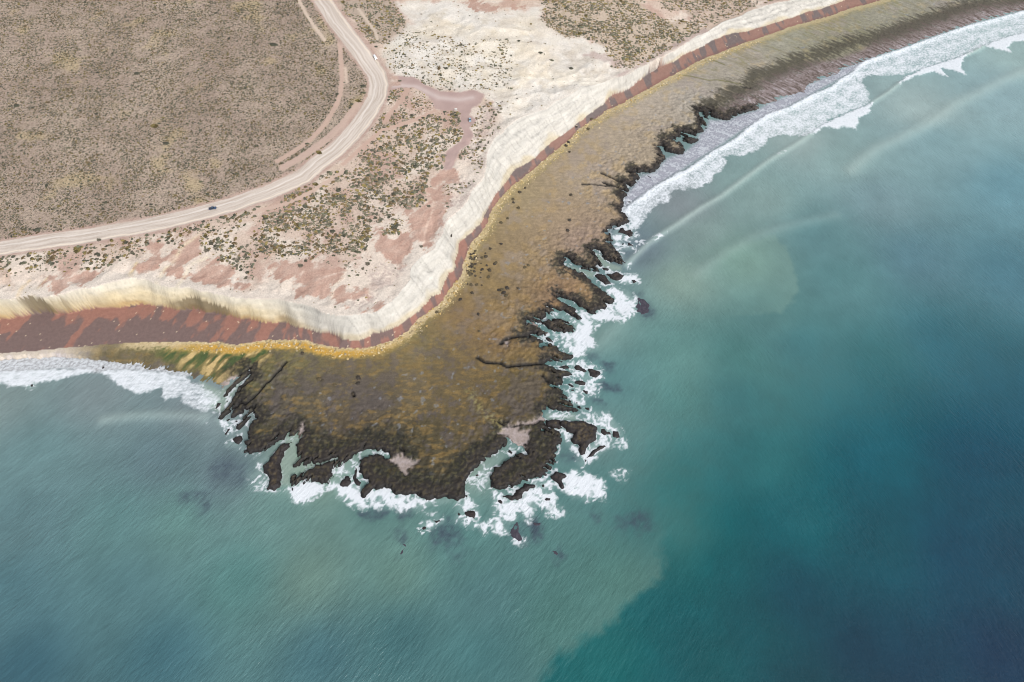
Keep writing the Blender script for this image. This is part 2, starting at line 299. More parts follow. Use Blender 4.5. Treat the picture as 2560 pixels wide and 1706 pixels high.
# pebble / boulder strip under the beach
bx = ss(-26, -12, -np.abs(GX+0)*0-20)
gold = ss(-230, -195, GX)*ss(-60, -110, GX)
farl = ss(-262, -248, GX); put(farl*ss(-10, -4, dB+f3*2)*(dB < .5)*(.35+.3*gold), (150, 138, 84))
put(ss(-6.5, -2.5, dB+f3*2.5+f2*2)*(dB < .5)*(.25+.75*farl)*(1-.45*ss(-60, 20, GX)), mixc((204, 186, 152), (178, 160, 122), f3+.4))
put(ss(-9, -5, dB+f3*1.5)*ss(-.5, -3.5, dB)*gold, mixc((196, 152, 62), (180, 148, 84), f3+.3))
# beach
u, v = rot(GX, GY, -25); tg = fbm(u, v/2.6, 10, 4, 81)+.35*f1
u, v = rot(GX, GY, 15); tg2 = fbm(u, v/4, 7, 3, 82)+.3*f1
tt = np.where(GX < -150, tg, tg2)
low = ss(.9, .3, tB)*ss(-150, -200, GX)
bc = mixc((146, 107, 96), (115, 97, 94), ss(-.12, .12, tt+low*.35-.08))
bc = bc*(1+.05*f3[..., None])*(1-ss(-80, 40, GX)[..., None]*(1-np.array([.96, 1.03, 1.05], np.float32))); put((dB >= 0).astype(np.float32), bc)
put((dB >= 0)*ss(.35, .0, tB)*ss(-150, 0, GX)*.5, (122, 88, 80))
put((dB >= 0)*(wn > .997), (215, 195, 170))
# cliff
leftc = ss(-120, -180, GX)
z_st = fbm(GX, GY, 60, 2, 91)*1.5
strat = np.sin((Z+z_st)*2.1)*.5+np.sin((Z+z_st)*4.6+1)*.4
al = GX*.8+GY*.8
cz = fbm(al/4, Z, 3.4, 2, 105); cz2 = fbm(al/3, Z*.5, 9, 3, 106)
cf = mixc((202, 186, 154), (212, 204, 188), ss(.3, .95, tF+cz2*.3))*leftc[..., None]+mixc((194, 184, 164), (198, 194, 187), ss(.0, .20, tF+cz2*.3))*(1-leftc[..., None])
u, v = rot(GX, GY, -32); rill = ridged(u/6, v, 5, 3, 107)
cf = cf*(1-.06*ss(.1, .6, strat)[..., None]+.07*cz[..., None]-(.10*ss(.7, .95, rill)*(1-leftc))[..., None])
put((dF >= 0), cf)
put((dF >= 0)*ss(.26, .04, tF+cz2*.25)*(leftc*.8+.05), mixc((190, 162, 116), (152, 126, 88), cz+.45))
put((dF >= 0)*(dF < 1.3+f1*2)*leftc*ss(0, .3, f1)*.6, (92, 80, 62))  # dark brown strip paints the shadow line along the left cliff foot
# plateau
pl = (dL >= 0)
soil = mixc((158, 141, 128), (172, 156, 141), f1+.5); soil = soil*(1+.06*f3[..., None]-.26*(wn[..., None] > .72)*(1-ss(.1, .5, f3)[..., None]))
C = np.where(pl[..., None], soil, C)
def pland(mask, col): put(mask*pl, col)
yel = ss(.25, .6, fbm(GX, GY, 35, 4, 96)); pland(yel*.35, (188, 170, 120))
side = dist(ROAD, 60)
seaside = inside(ROAD+[(-4000, -400), (4000, -400), (4000, 2000)])
pink = ss(-.1, .3, fbm(GX, GY, 30, 4, 97)); seas = seaside.astype(np.float32)
pland(seas*.85, mixc((204, 184, 170), (188, 160, 147), pink))
pland(seas*ss(.0, .35, fbm(GX, GY, 26, 4, 98)*.9-.18*ss(40, 80, dL)+ss(70, 5, dL)*.35+f3*.12)*.8, (214, 202, 190))
pland(seas*ss(16, 2, dL+f2*9)*.85, (206, 196, 186))
pland(ss(-6, 6, wp+f2*10), mixc((217, 211, 203), (200, 191, 180), f2+f1+.25))
pland(wmask*ss(.60, .86, ridged(GX+f2*3, GY+f1*8, 26, 4, 94))*.5, (196, 184, 166)); pland(wmask*ss(.2, .6, fbm(GX, GY, 20, 4, 92)+f3*.3)*.35, (186, 176, 166))
pland(wmask*ss(.25, .6, ridged(GX, GY, 60, 5, 54)-.15)*.3, (226, 212, 186))
RT = [('B 1230 0 1300 120 1370 200 1320 300 1170 400 1080 400 950 250 800 80 750 0', (172, 156, 142)),
      ('C 300 60 290 180 380 260 500 330 650 330 720 370 850 420 880 460 900 560 960 620 1100 600 1300 520 1500 420 1700 330 1800 280 1700 210 1550 190 1380 180 1250 110 1180 50 1230 -60 250 -60', (184, 168, 152)),
      ('C 1320 -60 1400 80 1560 90 1650 140 1700 230 1790 260 1880 290 2050 270 2340 160 2250 60 2120 -60', (184, 166, 152)),
      ('D -40 20 60 -60 700 -200 400 -60 100 130 0 140', (180, 160, 150))]
for s, c in RT: pland(ss(-4, 4, sdf(top_pts(s), 20)+f2*6), c)
RED = ['F 1680 -20 1780 0 1890 80 1820 130 1740 130 1660 180 1600 140', 'F 1560 150 1680 170 1780 250 1740 380 1700 500 1640 620 1580 680 1540 690 1500 660 1400 760 1350 850 1300 860 1200 810 1080 750 1020 690 1050 640 1120 620 1080 540 1030 410 1080 430 1130 520 1180 590 1280 620 1400 590 1480 560 1350 400 1400 350 1560 320 1620 280 1550 220',
 'F 150 830 350 830 560 840 620 900 800 910 800 960 720 1050 690 1150 640 1190 450 1170 340 1100 420 1060 340 1010 180 980 140 880', 'F 710 1090 780 1060 850 1090 1000 1080 1040 1120 960 1160 870 1180 820 1240 740 1190',
 'E 1380 650 1480 680 1500 740 1440 800 1540 830 1450 870 1350 930 1270 920 1330 840 1320 720', 'E 1700 620 1850 590 1850 760 1720 830 1640 950 1560 970 1530 930 1600 830 1680 720', 'E 1850 880 2000 830 2150 900 2150 980 2300 1070 2150 1090 1980 1060 1850 1000 1700 960',
 'E 450 960 800 920 950 930 850 1010 650 1060 500 1110 430 1050', 'B 1830 20 2000 0 2200 60 2200 100 2080 115 1980 60', 'C 0 30 80 50 130 80 0 85', 'F 1000 1290 1060 1220 1150 1180 1180 1220 1100 1280',
 'C 640 500 760 480 1000 560 1100 640 1300 540 1500 440 1800 300 1780 250 1500 380 1250 520 1080 650 980 720 960 690 1050 640', 'E 100 940 400 900 430 1000 300 1100 100 1060',
 'B 2050 1250 2150 1200 2200 1300 2100 1400']
dRed = np.full((NY, NX), -20, np.float32)
for s in RED[:11]: dRed = np.maximum(dRed, sdf(top_pts(s), 20))
u, v = rot(GX, GY, 48); streak = fbm(u/3, v, 5, 3, 99)
pland(ss(-1.2, 1.2, dRed+f2*5+streak*5+f3*2)*(.75+.2*ss(-.4, .3, streak)), mixc((182, 152, 138), (172, 140, 126), f2+.4))
pland(ss(-2, 2, sdf(top_pts(RED[11]), 20)+f2*3)*.7, (176, 158, 152))
# grey rubble by the lip
for s in ('F 1700 130 1900 60 2020 100 1950 260 1850 380 1760 480 1700 600 1660 560 1740 380 1780 250', 'F 1150 850 1300 860 1400 900 1200 1080 1100 1240 900 1300 850 1200 1040 1120 1000 1000', 'B 2080 930 2300 920 2200 1080 2250 1230 2100 1350 2120 1500 2050 1568 1840 1450 1900 1350 2000 1260 1940 1180 2030 1100'):
    pland(ss(-3, 3, sdf(top_pts(s), 20)+f2*6)*ss(-.3, .4, streak+f3)*.6, (172, 156, 150))
# gullies and paths
for s, wd, c in (('F 840 900 800 990 720 1060 700 1160', 1.2, (228, 214, 196)), ('F 1000 760 840 900', 1.6, (230, 222, 212)), ('F 1560 60 1540 150 1570 220 1640 300 1620 380 1580 460 1550 560 1540 660', .8, (216, 196, 180)),
    ('E 1900 520 1800 620 1680 700 1600 820 1520 900 1440 1020 1430 1100 1390 1160', 1.6, (228, 214, 184)), ('E 1900 800 1750 870 1680 980 1620 1080 1540 1150', 1.4, (228, 216, 190)), ('E 1260 860 1200 940 1210 1040', 1.6, (222, 196, 150)),
    ('F 300 1060 380 990 430 930', 1.0, (226, 210, 196)), ('E 160 1140 200 1050 260 1000', 1.4, (226, 200, 160)), ('E 300 1130 360 1050 430 980', 1.4, (226, 205, 170)),
    ('C 0 720 300 700 600 760 900 760', 1.5, (236, 230, 216)), ('F 560 1010 700 960 800 930', .8, (224, 208, 196)), ('E 1850 610 2000 600 2100 520', 1.0, (222, 205, 190))):
    pland(np.exp(-((np.abs(dist(top_pts(s), 8)+f2*1.6)+f3*.5)/wd)**2)*np.clip(.5+f2*.9, 0, .8), c)
TR = [('B 1640 1020 1500 1090 1300 1160 1150 1200 1000 1330 800 1500', 1.7, (190, 162, 148)), ('B 1390 820 1330 930 1230 1040 1180 1120', 1.7, (188, 160, 146)), ('B 390 0 460 130 540 250 630 370', 1.4, (206, 188, 172)),
      ('B 770 400 780 560 790 720 770 880 740 960', 1.8, (196, 170, 156)), ('B 820 620 830 760', 1.0, (206, 186, 170)), ('B 740 960 640 1130 500 1280 330 1400 200 1480', 2.0, (192, 166, 152)),
      ('B 930 960 820 1110 700 1230 560 1340 420 1440 250 1540', 3.0, (190, 166, 154)), ('F 800 0 640 100 520 180 300 300 0 380', 1.6, (196, 172, 158)), ('B 940 90 1010 180 1090 280 1120 370', 1.2, (200, 184, 168))]
dT = np.full((NY, NX), 20, np.float32)
for s, wd, c in TR:
    d = dist(top_pts(s), 12); pland(ss(wd+1, wd-.6, d+f3*.8)*.85, c); dT = np.minimum(dT, d-wd)
APR = sdf(top_pts('B 1190 790 1330 780 1300 690 1440 700 1560 780 1700 840 1850 850 2000 830 2100 870 2060 950 1990 990 1960 1060 2030 1110 1960 1180 2000 1250 1960 1330 1870 1390 1830 1480 1800 1568 1720 1568 1750 1400 1880 1300 1910 1230 1870 1150 1880 1050 1850 1020 1720 1020 1640 1000 1620 930 1540 850 1450 805 1360 800 1200 830'), 20)
apr = ss(-.8, .8, APR+f3*.8)
pland(apr, mixc((170, 147, 142), (178, 155, 149), f2+.5))
pland(apr*ss(285, 250, GY+GX*0+0)*.0, (180, 148, 134))
pland(apr*ss(318, 300, GY), (172, 142, 128))
pland(apr*np.exp(-((dist(top_pts('B 1190 790 1330 782 1470 795 1560 840 1680 900 1850 920 1980 900'), 15))/3)**2)*.6, (208, 194, 190))
# gravel road with its berms and wheel tracks
sh = ss(4.5, 1.0, side-hw+f3*.8); pland(sh*.9, mixc((184, 162, 151), (172, 146, 135), f2+.4))
rd = ss(.7, -.7, side-hw+f3*.4)
sgn = np.where(seaside, 1, -1)*side
tw = np.sin(sgn*1.7+f1*3)*.15+fbm(sgn*.9+f1*2, GX*.03+GY*.03, 1.0, 3, 101)*.9
pland(rd, mixc((184, 171, 160), (212, 201, 192), tw*1.0+.5))
pland(ss(1.0, .2, np.abs(sgn-hw*.78+f2*1.0))*.8, (228, 214, 198))
pland(ss(.8, .1, np.abs(sgn+hw*.35+f2*1.0))*.8, (222, 214, 208))
dW = np.maximum.reduce([APR, dRed-1.0, -dT, hw+1.5-side])

ALB = 0.78
def albedo(c): return np.clip(lin(c)*ALB, 0.004, .85)

# ------------------------------------------------------------------ materials
def mat(name): m = bpy.data.materials.new(name); m.use_nodes = True; n = m.node_tree; return m, n, n.nodes['Principled BSDF']
def N(n, t, **kw):
    o = n.nodes.new(t)
    for k, v in kw.items(): setattr(o, k, v)
    return o
def surf_mat(name, rough=.9, sc=.9, amt=.22, bump=.35, spec=.2, bsc=.6):
    m, n, b = mat(name); L = n.links.new
    at_ = N(n, 'ShaderNodeAttribute', attribute_name='Col'); tc = N(n, 'ShaderNodeTexCoord')
    no = N(n, 'ShaderNodeTexNoise'); no.inputs['Scale'].default_value = sc; no.inputs['Detail'].default_value = 6; no.inputs['Roughness'].default_value = .7
    L(tc.outputs['Object'], no.inputs['Vector'])
    mr = N(n, 'ShaderNodeMapRange'); mr.inputs[1].default_value = .3; mr.inputs[2].default_value = .7; mr.inputs[3].default_value = 1-amt; mr.inputs[4].default_value = 1+amt
    L(no.outputs['Fac'], mr.inputs[0])
    mx = N(n, 'ShaderNodeVectorMath', operation='SCALE'); L(at_.outputs['Color'], mx.inputs[0]); L(mr.outputs[0], mx.inputs['Scale'])
    L(mx.outputs[0], b.inputs['Base Color']); b.inputs['Roughness'].default_value = rough; b.inputs['Specular IOR Level'].default_value = spec
    n2_ = N(n, 'ShaderNodeTexNoise'); n2_.inputs['Scale'].default_value = bsc; n2_.inputs['Detail'].default_value = 5; L(tc.outputs['Object'], n2_.inputs['Vector'])
    bp = N(n, 'ShaderNodeBump'); bp.inputs['Strength'].default_value = bump; bp.inputs['Distance'].default_value = .6
    L(n2_.outputs['Fac'], bp.inputs['Height']); L(bp.outputs[0], b.inputs['Normal'])
    return m
M_soil = surf_mat('dry_soil', sc=.9, amt=.24, bump=.3)
M_cliff = surf_mat('clay_cliff', sc=.8, amt=.07, bump=.35, bsc=.6)
M_beach = surf_mat('shingle', sc=1.4, amt=.10, bump=.2)
M_reef = surf_mat('weed_rock', rough=.7, sc=1.3, amt=.22, bump=.45, spec=.35, bsc=.8)
M_road = surf_mat('gravel', sc=1.6, amt=.06, bump=.1)

def grid_object(name, mask_face, Zv, col, material, extra=None, kind='structure', label=None, cat=None):
    """the cells of the survey grid chosen by mask_face, as one mesh"""
    js, is_ = np.nonzero(mask_face)
    v00 = js*NX+is_; quads = np.stack([v00, v00+1, v00+NX+1, v00+NX], 1)
    used, inv = np.unique(quads, return_inverse=True); quads = inv.reshape(-1, 4)
    co = np.stack([GX.ravel()[used], GY.ravel()[used], Zv.ravel()[used]], 1)
    cc = col.reshape(-1, 3)[used]
    if extra is not None:
        eco, eq, ec = extra; quads = np.concatenate([quads, eq+len(co)]); co = np.concatenate([co, eco]); cc = np.concatenate([cc, ec])
    return fast_mesh(name, co, quads, cc, material, kind, label, cat)
def fast_mesh(name, co, faces, cc, material, kind=None, label=None, cat=None, link=True, smooth=True, attrs=None):
    me = bpy.data.meshes.new(name); nv = len(co); nf, k = faces.shape
    me.vertices.add(nv); me.vertices.foreach_set('co', np.ascontiguousarray(co, np.float32).ravel())
    me.loops.add(nf*k); me.loops.foreach_set('vertex_index', faces.astype(np.int32).ravel())
    me.polygons.add(nf); me.polygons.foreach_set('loop_start', np.arange(0, nf*k, k, dtype=np.int32))
    me.polygons.foreach_set('use_smooth', np.full(nf, smooth)); me.update(calc_edges=True)
    if cc is not None:
        a = me.color_attributes.new('Col', 'FLOAT_COLOR', 'POINT')
        a.data.foreach_set('color', np.concatenate([cc, np.ones((nv, 1))], 1).astype(np.float32).ravel())
    for nm, arr in (attrs or {}).items():
        a = me.attributes.new(nm, 'FLOAT', 'POINT'); a.data.foreach_set('value', arr.astype(np.float32).ravel())
    me.materials.append(material)
    if not link: return me
    o = bpy.data.objects.new(name, me); scene.collection.objects.link(o)
    if kind: o['kind'] = kind
    if label: o['label'] = label
    if cat: o['category'] = cat
    return o
def face_avg(F): return (F[:-1, :-1]+F[1:, :-1]+F[:-1, 1:]+F[1:, 1:])/4
fZ = face_avg(Z); land = fZ > -1.6
fdB, fdF, fdL, fR = face_avg(dB), face_avg(dF), face_avg(dL), face_avg(side-hw)
fA = face_avg(np.maximum(APR, -dT))
alb = albedo(C)
# far surroundings beyond the surveyed grid
def ring(sea):
    st = 60.0; xs = np.concatenate([np.arange(-4200, X0-1, st), [X0], np.arange(X0+st, X1-1, st), [X1], np.arange(X1+st, 4200, st)])
    ys = np.concatenate([np.arange(-3000, Y0-1, st), [Y0], np.arange(Y0+st, Y1-1, st), [Y1], np.arange(Y1+st, 4200, st)])
    xx, yy = np.meshgrid(xs, ys); nx = len(xs)
    P = np.array(COASTP); Q = np.roll(P, -1, 0); ins = np.zeros(xx.shape, bool)
    for a, b in zip(P, Q):
        c = (a[1] > yy) != (b[1] > yy); xr = a[0]+(yy-a[1])*(b[0]-a[0])/(b[1]-a[1]+1e-12); ins ^= c & (xx < xr)
    zz = np.zeros(xx.shape) if sea else np.where(ins, plateau(np.clip(xx, -500, 500), np.clip(yy, 0, 700)), -3)
    xc = (xx[:-1, :-1]+xx[1:, 1:])/2; yc = (yy[:-1, :-1]+yy[1:, 1:])/2
    out = (xc < X0) | (xc > X1) | (yc < Y0) | (yc > Y1)
    ia = ins[:-1, :-1] | ins[1:, 1:] | ins[1:, :-1] | ins[:-1, 1:]
    f = out if sea else out & ia
    js, is_ = np.nonzero(f); v = js*nx+is_; q = np.stack([v, v+1, v+nx+1, v+nx], 1)
    co = np.stack([xx.ravel(), yy.ravel(), zz.ravel()], 1)
    col = np.tile(albedo(rgb(48, 84, 96) if sea else rgb(176, 158, 138)), (len(co), 1))
    return co, q, col
isroad = (fdL > 0) & (fR < 0); istrk = (fdL > 0) & (fA > 0) & ~isroad
grid_object('ground', land & (fdL > 0) & ~isroad & ~istrk, Z, alb, M_soil, ring(False))
grid_object('road', land & isroad, Z, alb, M_road)
grid_object('dirt_track', land & istrk, Z, alb, M_road)
grid_object('cliff', land & (fdL <= 0) & (fdF > 0), Z, alb, M_cliff)
grid_object('beach', land & (fdF <= 0) & (fdB > 0), Z, alb, M_beach)
grid_object('rock_platform', land & (fdB <= 0), Z, alb, M_reef)

# ------------------------------------------------------------------ sea rocks, each its own thing
print('sea rocks')
ROCKS = [
 ('d 1190 600 1280 600 1400 620 1530 600 1600 650 1700 690 1710 760 1680 880 1620 920 1560 1000 1530 1080 1480 1080 1460 1020 1470 970 1380 930 1350 880 1360 820 1380 780 1280 740 1180 670', 2.2, 'big triangular black reef rock off the eastern point, foam on its seaward side'),
 ('d 970 600 1060 580 1160 600 1170 640 1200 700 1170 720 1080 690 990 690 960 660', 2.0, 'short dark rock between the eastern peninsula and the big triangular rock'),
 ('d 1950 740 2020 760 2060 850 2000 860 1950 830', .7, 'small brown rock awash at the outer tip of the foam ring, eastern point'),
 ('d 1760 715 1830 705 1900 760 1920 800 1840 830 1790 800', .6, 'low black rock in the foam just outside the big triangular rock'),
 ('d 1680 1030 1750 960 1860 970 1740 1040 1640 1120 1560 1150 1600 1080', .9, 'long low rock along the seaward foam line below the triangular rock'),
 ('d 1520 1215 1550 1170 1580 1180 1550 1215', .6, 'tiny black rock at the bottom tip of the foam ring'),
 ('b 480 530 560 400 650 350 720 350 720 400 650 470 630 560 570 640 590 740 600 830 590 900 580 980 500 1030 410 1010 440 900 430 840 360 760 340 680 440 600', 2.3, 'long black reef island left of the calm pale green channel'),
 ('b 1470 960 1500 890 1560 820 1590 830 1630 910 1580 980 1500 975', 1.6, 'pointed black rock in the surf at the mouth of the curved inlet'),
 ('b 1650 860 1680 750 1700 690 1715 760 1700 850 1770 920 1750 960 1700 930 1660 890', 1.3, 'thin upright sliver of black rock beside the pointed rock in the inlet'),
 ('b 790 255 830 270 800 292 780 275', .5, 'small round rock at the head of the calm channel'),
 ('b 730 320 780 325 770 340 735 338', .4, 'flat pebble-like rock just below the head of the calm channel'),
 ('b 1880 520 1900 500 1910 520 1890 540', .5, 'small dark rock in the white inlet above the weedy knoll'),
 ('e 1030 230 1130 170 1200 190 1290 250 1200 260 1210 340 1250 420 1200 430 1130 340 1060 280', 1.5, 'forked black rock off the round peninsula with white water on its right'),
 ('e 340 540 420 510 480 520 600 420 660 360 800 370 810 400 740 430 720 460 620 470 610 540 560 590 480 590 420 560', 1.5, 'jagged black rock ridge in front of the round peninsula'),
 ('e 240 580 300 590 360 640 330 650 260 610', .7, 'small black rock at the left end of the jagged ridge'),
 ('e 890 340 940 370 950 410 900 380', .5, 'narrow black rock in white water between ridge and forked rock'),
 ('e 920 570 980 545 1040 560 1030 600 950 600', .6, 'speckled black rock inside the brightest foam patch'),
 ('e 500 930 540 870 590 930 600 1050 630 1200 560 1220 450 1150 420 1030', .12, 'large half sunken purple black rock, farthest out to the south'),
 ('e 740 930 800 905 890 920 895 980 800 965', .15, 'half sunken rock right of the large sunken one'),
 ('e 1185 770 1215 765 1220 800 1195 800', .6, 'lone black dot of rock out in open green water'),
 ('c 1530 1340 1620 1330 1680 1350 1700 1420 1680 1500 1640 1440 1570 1420 1580 1480 1550 1400', .8, 'broken black rock circled by foam at the mouth of the sandy channel'),
 ('c 1420 1350 1460 1340 1480 1400 1430 1420', .5, 'small rock left of the foam circled rock'),
 ('c 2010 1150 2060 1160 2120 1220 2080 1235', .6, 'thin rock on the foam edge right of the channel mouth'),
 ('c 2175 430 2240 450 2260 490 2215 500 2180 470', 1.0, 'oval grey boulder in the middle of the sandy channel'),
 ('c 1690 800 1740 795 1740 825 1700 825', .4, 'reddish boulder in the channel by the left bank'),
 ('c 1650 840 1690 835 1680 868 1650 862', .4, 'lower reddish boulder in the channel by the left bank'),
 ('q 240 680 290 650 310 680 290 740 250 760', .03, 'sunken dark rock off the southern foam, leftmost'),
 ('q 1210 710 1260 705 1310 745 1270 755', .03, 'sunken dark rock right of the large sunken one, in clear water'),
 ('q 390 560 430 550 440 590 400 590', .3, 'black rock at the left end of the small southern surf streak'),
 ('q 470 520 520 505 530 530 490 545', .3, 'black rock at the right end of the small southern surf streak'),
 ('f 1250 1160 1320 1140 1380 1180 1420 1220 1380 1230 1290 1200', 1.3, 'large smooth brown rock at the head of the lace foam field'),
 ('f 1430 1190 1500 1190 1600 1230 1620 1260 1560 1310 1480 1290 1440 1230', .9, 'wide brown rock at the outer edge of the lace foam field'),
 ('f 1260 1350 1330 1340 1420 1370 1400 1400 1320 1410 1270 1380', 1.1, 'oval olive rock in the middle of the lace foam field'),
 ('f 1170 1380 1230 1400 1250 1430 1190 1420', .8, 'small olive rock left of the oval one, close to the reef'),
 ('f 1200 1450 1260 1460 1270 1490 1220 1480', .7, 'small olive rock below, nearest the reef in the foam field'),
 ('f 1350 1460 1400 1480 1470 1480 1430 1525 1380 1500', .9, 'angular black rock at the lower end of the lace foam field'),
 ('f 1420 1400 1460 1410 1450 1435 1415 1420', .6, 'little black rock just right of the oval olive rock'),
 ('f 1050 1160 1130 1150 1210 1150 1200 1190 1130 1185 1060 1180', .9, 'thin dark rock in the shallow water above the lace foam field'),
 ('d 1400 310 1450 325 1460 355 1410 345', .6, 'lone black rock at the lower tip of the lace foam field'),
 ('d 1540 405 1600 410 1610 450 1560 445', .6, 'black rock just off the sharp reef spit'),
 ('f 860 770 900 760 960 800 1010 850 980 850 900 810', 1.0, 'dark elongated rock in the grey shallows between two reef fingers'),
 ('g 625 1405 700 1415 712 1435 700 1450 650 1445 622 1425', 1.0, 'small flat topped rock between two sea channels'),
 ('G 760 960 800 940 850 960 880 1000 920 1040 860 1040 800 1000', 1.3, 'left of two brown rocks lying side by side in the wide inlet'),
 ('G 870 950 960 935 1030 960 1020 990 960 1010 900 990', 1.3, 'right of two brown rocks side by side, foam off its tip'),
 ('G 1090 1000 1130 990 1150 1020 1110 1030', .6, 'brown rock tip breaking the foam patch off the two brown rocks'),
 ('G 1150 1150 1230 1170 1275 1230 1260 1310 1190 1340 1110 1330 1130 1240', .08, 'dome of dark rock just awash right of the bright surf'),
 ('g 850 880 880 820 920 820 960 860 1040 840 1070 900 1070 940 1020 950 940 900', 1.0, 'dark brown rock inside the foam crescent under the breaker'),
 ('g 980 1040 1020 1030 1070 1070 1090 1095 1010 1080', .7, 'smaller brown rock below, in the lower foam loop'),
 ('g 1140 1010 1180 1030 1160 1055 1140 1040', .4, 'tiny rock right of the lower foam loop'),
 ('g 1190 1010 1250 1040 1220 1045', .35, 'tiny rock farthest right of the lower foam loop'),
 ('g 900 1050 940 1045 930 1080 905 1070', .4, 'tiny rock left in the lower foam loop'),
 ('g 915 550 960 540 980 575 930 580', .7, 'black rock where the long breaker meets the reef'),
 ('g 960 415 1000 420 1050 445 1010 450 970 440', .6, 'low dark rock above the start of the long breaker'),
 ('g 1290 55 1340 65 1385 100 1320 90', .5, 'thin brown rock in the lavender wash'),
 ('g 1080 1160 1110 1155 1115 1172 1090 1175', .3, 'pinpoint rock on the swell line'),
 ('H 270 400 300 385 305 415 280 420', .9, 'lone black rock in the left breaker, ringed by foam'),
 ('H 940 230 960 228 960 245 942 245', .5, 'black boulder in the left shore wash above the gap between breakers'),
 ('H 1440 205 1480 202 1470 218 1440 216', .5, 'black boulder in the grey wash near the weed'),
 ('H 120 175 140 175 138 185 122 186', .4, 'left of two small boulders in the left shore wash'),
 ('H 165 175 182 176 180 192 167 192', .4, 'right of two small boulders in the left shore wash'),
 ('H 1970 620 2000 565 2022 565 2010 600 1980 632', .8, 'slanted black sliver nearest the left breaker'),
 ('H 2075 555 2095 525 2110 522 2100 550 2082 562', .7, 'small slanted sliver above, between pale channels'),
 ('a 360 1390 400 1310 440 1295 430 1340 380 1400', .7, 'slanted black sliver beside the foaming left shore'),
 ('a 480 1460 540 1420 620 1400 610 1480 560 1540 500 1500', 1.2, 'squat black rock at the lower end of the slanted reef fins'),
 ('a 510 1190 540 1170 555 1195 530 1215', .7, 'small round rock among the slanted reef fins'),
]
LSX, LSY = GX, GY
rockpts = []; rock_d = np.full((NY, NX), 30, np.float32)
for k, (s, h, lab) in enumerate(ROCKS):
    P = sea_pts(s, .3); A = np.array(P); st = .5; q = 3.0
    xs = np.arange(A[:, 0].min()-q, A[:, 0].max()+q, st); ys = np.arange(A[:, 1].min()-q, A[:, 1].max()+q, st)
    xx, yy = np.meshgrid(xs, ys); B = np.roll(A, -1, 0); ins = np.zeros(xx.shape, bool); d = np.full(xx.shape, 1e9)
    for a, b in zip(A, B):
        c = (a[1] > yy) != (b[1] > yy); ins ^= c & (xx < a[0]+(yy-a[1])*(b[0]-a[0])/(b[1]-a[1]+1e-12))
        dx, dy = b-a; t = np.clip(((xx-a[0])*dx+(yy-a[1])*dy)/(dx*dx+dy*dy+1e-9), 0, 1); d = np.minimum(d, np.hypot(xx-a[0]-t*dx, yy-a[1]-t*dy))
    sd = np.where(ins, d, -d)+fbm(xx, yy, 4, 3, 200+k)*1.1
    zz = -1.6+ss(-1.8, 1.4, sd)*(1.6+h)+ss(0, 3, sd)*fbm(xx, yy, 3, 3, 230)*min(.6, h+.1)
    keep = (sd[:-1, :-1] > -2.2) | (sd[1:, 1:] > -2.2)
    js, i_ = np.nonzero(keep); v = js*len(xs)+i_; qd = np.stack([v, v+1, v+len(xs)+1, v+len(xs)], 1)
    used, inv = np.unique(qd, return_inverse=True)
    co = np.stack([xx.ravel(), yy.ravel(), zz.ravel()], 1)[used]
    t = (fbm(xx, yy, 2, 2, 240)*.8+.35)*ss(.5, 3, sd); wet = h < .2
    base = mixc((58, 54, 66), (74, 70, 80), t) if wet else mixc((38, 33, 34), (92, 80, 56) if 'olive' in lab or h > 1.9 else (78, 62, 56), t)
    cen = A.mean(0); co = co-np.array([cen[0], cen[1], 0])
    o = fast_mesh('sea_rock', co, inv.reshape(-1, 4), albedo(base).reshape(-1, 3)[used], M_reef, None, lab, 'rock')
    o.location = (cen[0], cen[1], 0); o['group'] = 'rocks standing in the sea off the reef'
    if h > .2: dd = dist(P, 14, True); rock_d = np.minimum(rock_d, np.where(inside(P), 0, dd))

# ------------------------------------------------------------------ sea
print('sea')
WA = idw('0 980 132 150 150 250 980 130 145 148 500 1010 128 141 146 100 1150 110 140 143 400 1150 106 130 137 560 1180 104 122 130 50 1300 100 130 135 300 1300 102 139 140 450 1300 106 144 140 700 1280 107 140 137 0 1500 86 120 128 300 1480 92 127 132 600 1450 92 134 132 780 1440 115 144 135 50 1690 70 105 118 400 1650 76 114 124 800 1650 76 112 120 950 1250 98 135 132 1000 1430 107 140 132 1150 1350 93 133 131 1200 1500 86 122 124 1000 1600 74 113 118 1200 1640 77 118 121 1400 1550 85 126 122 1550 1450 88 129 124 1600 1300 83 124 124 1500 1200 90 128 128 1680 1200 75 120 120 '
 '1900 1150 60 112 120 2200 1150 54 104 114 2480 1180 50 94 108 2550 1000 56 102 116 2500 900 64 110 124 2350 850 62 110 125 2200 900 68 118 126 2000 850 74 123 132 1850 900 82 130 132 1700 900 102 145 144 1700 1000 92 135 134 1850 1000 70 118 125 1700 700 134 160 154 1850 650 122 158 152 1950 800 90 130 133 2100 700 92 135 142 2050 600 100 140 148 2300 650 92 130 145 2540 700 82 125 142 2200 500 122 153 163 2540 480 108 152 168 1900 500 132 160 162 1750 580 130 155 156 1700 520 132 144 152 2100 400 138 168 172 2350 350 130 165 175 2540 250 140 172 182 2300 280 155 178 182 2000 350 150 172 175 2540 130 150 178 182 1600 620 112 130 142 800 1070 150 170 155 780 1160 150 172 155 1150 1150 140 158 148 1500 830 120 150 148 1560 950 95 135 138 1500 1100 115 142 142 1560 1110 100 138 138 700 950 150 165 158 600 1020 135 150 152', 3.0)
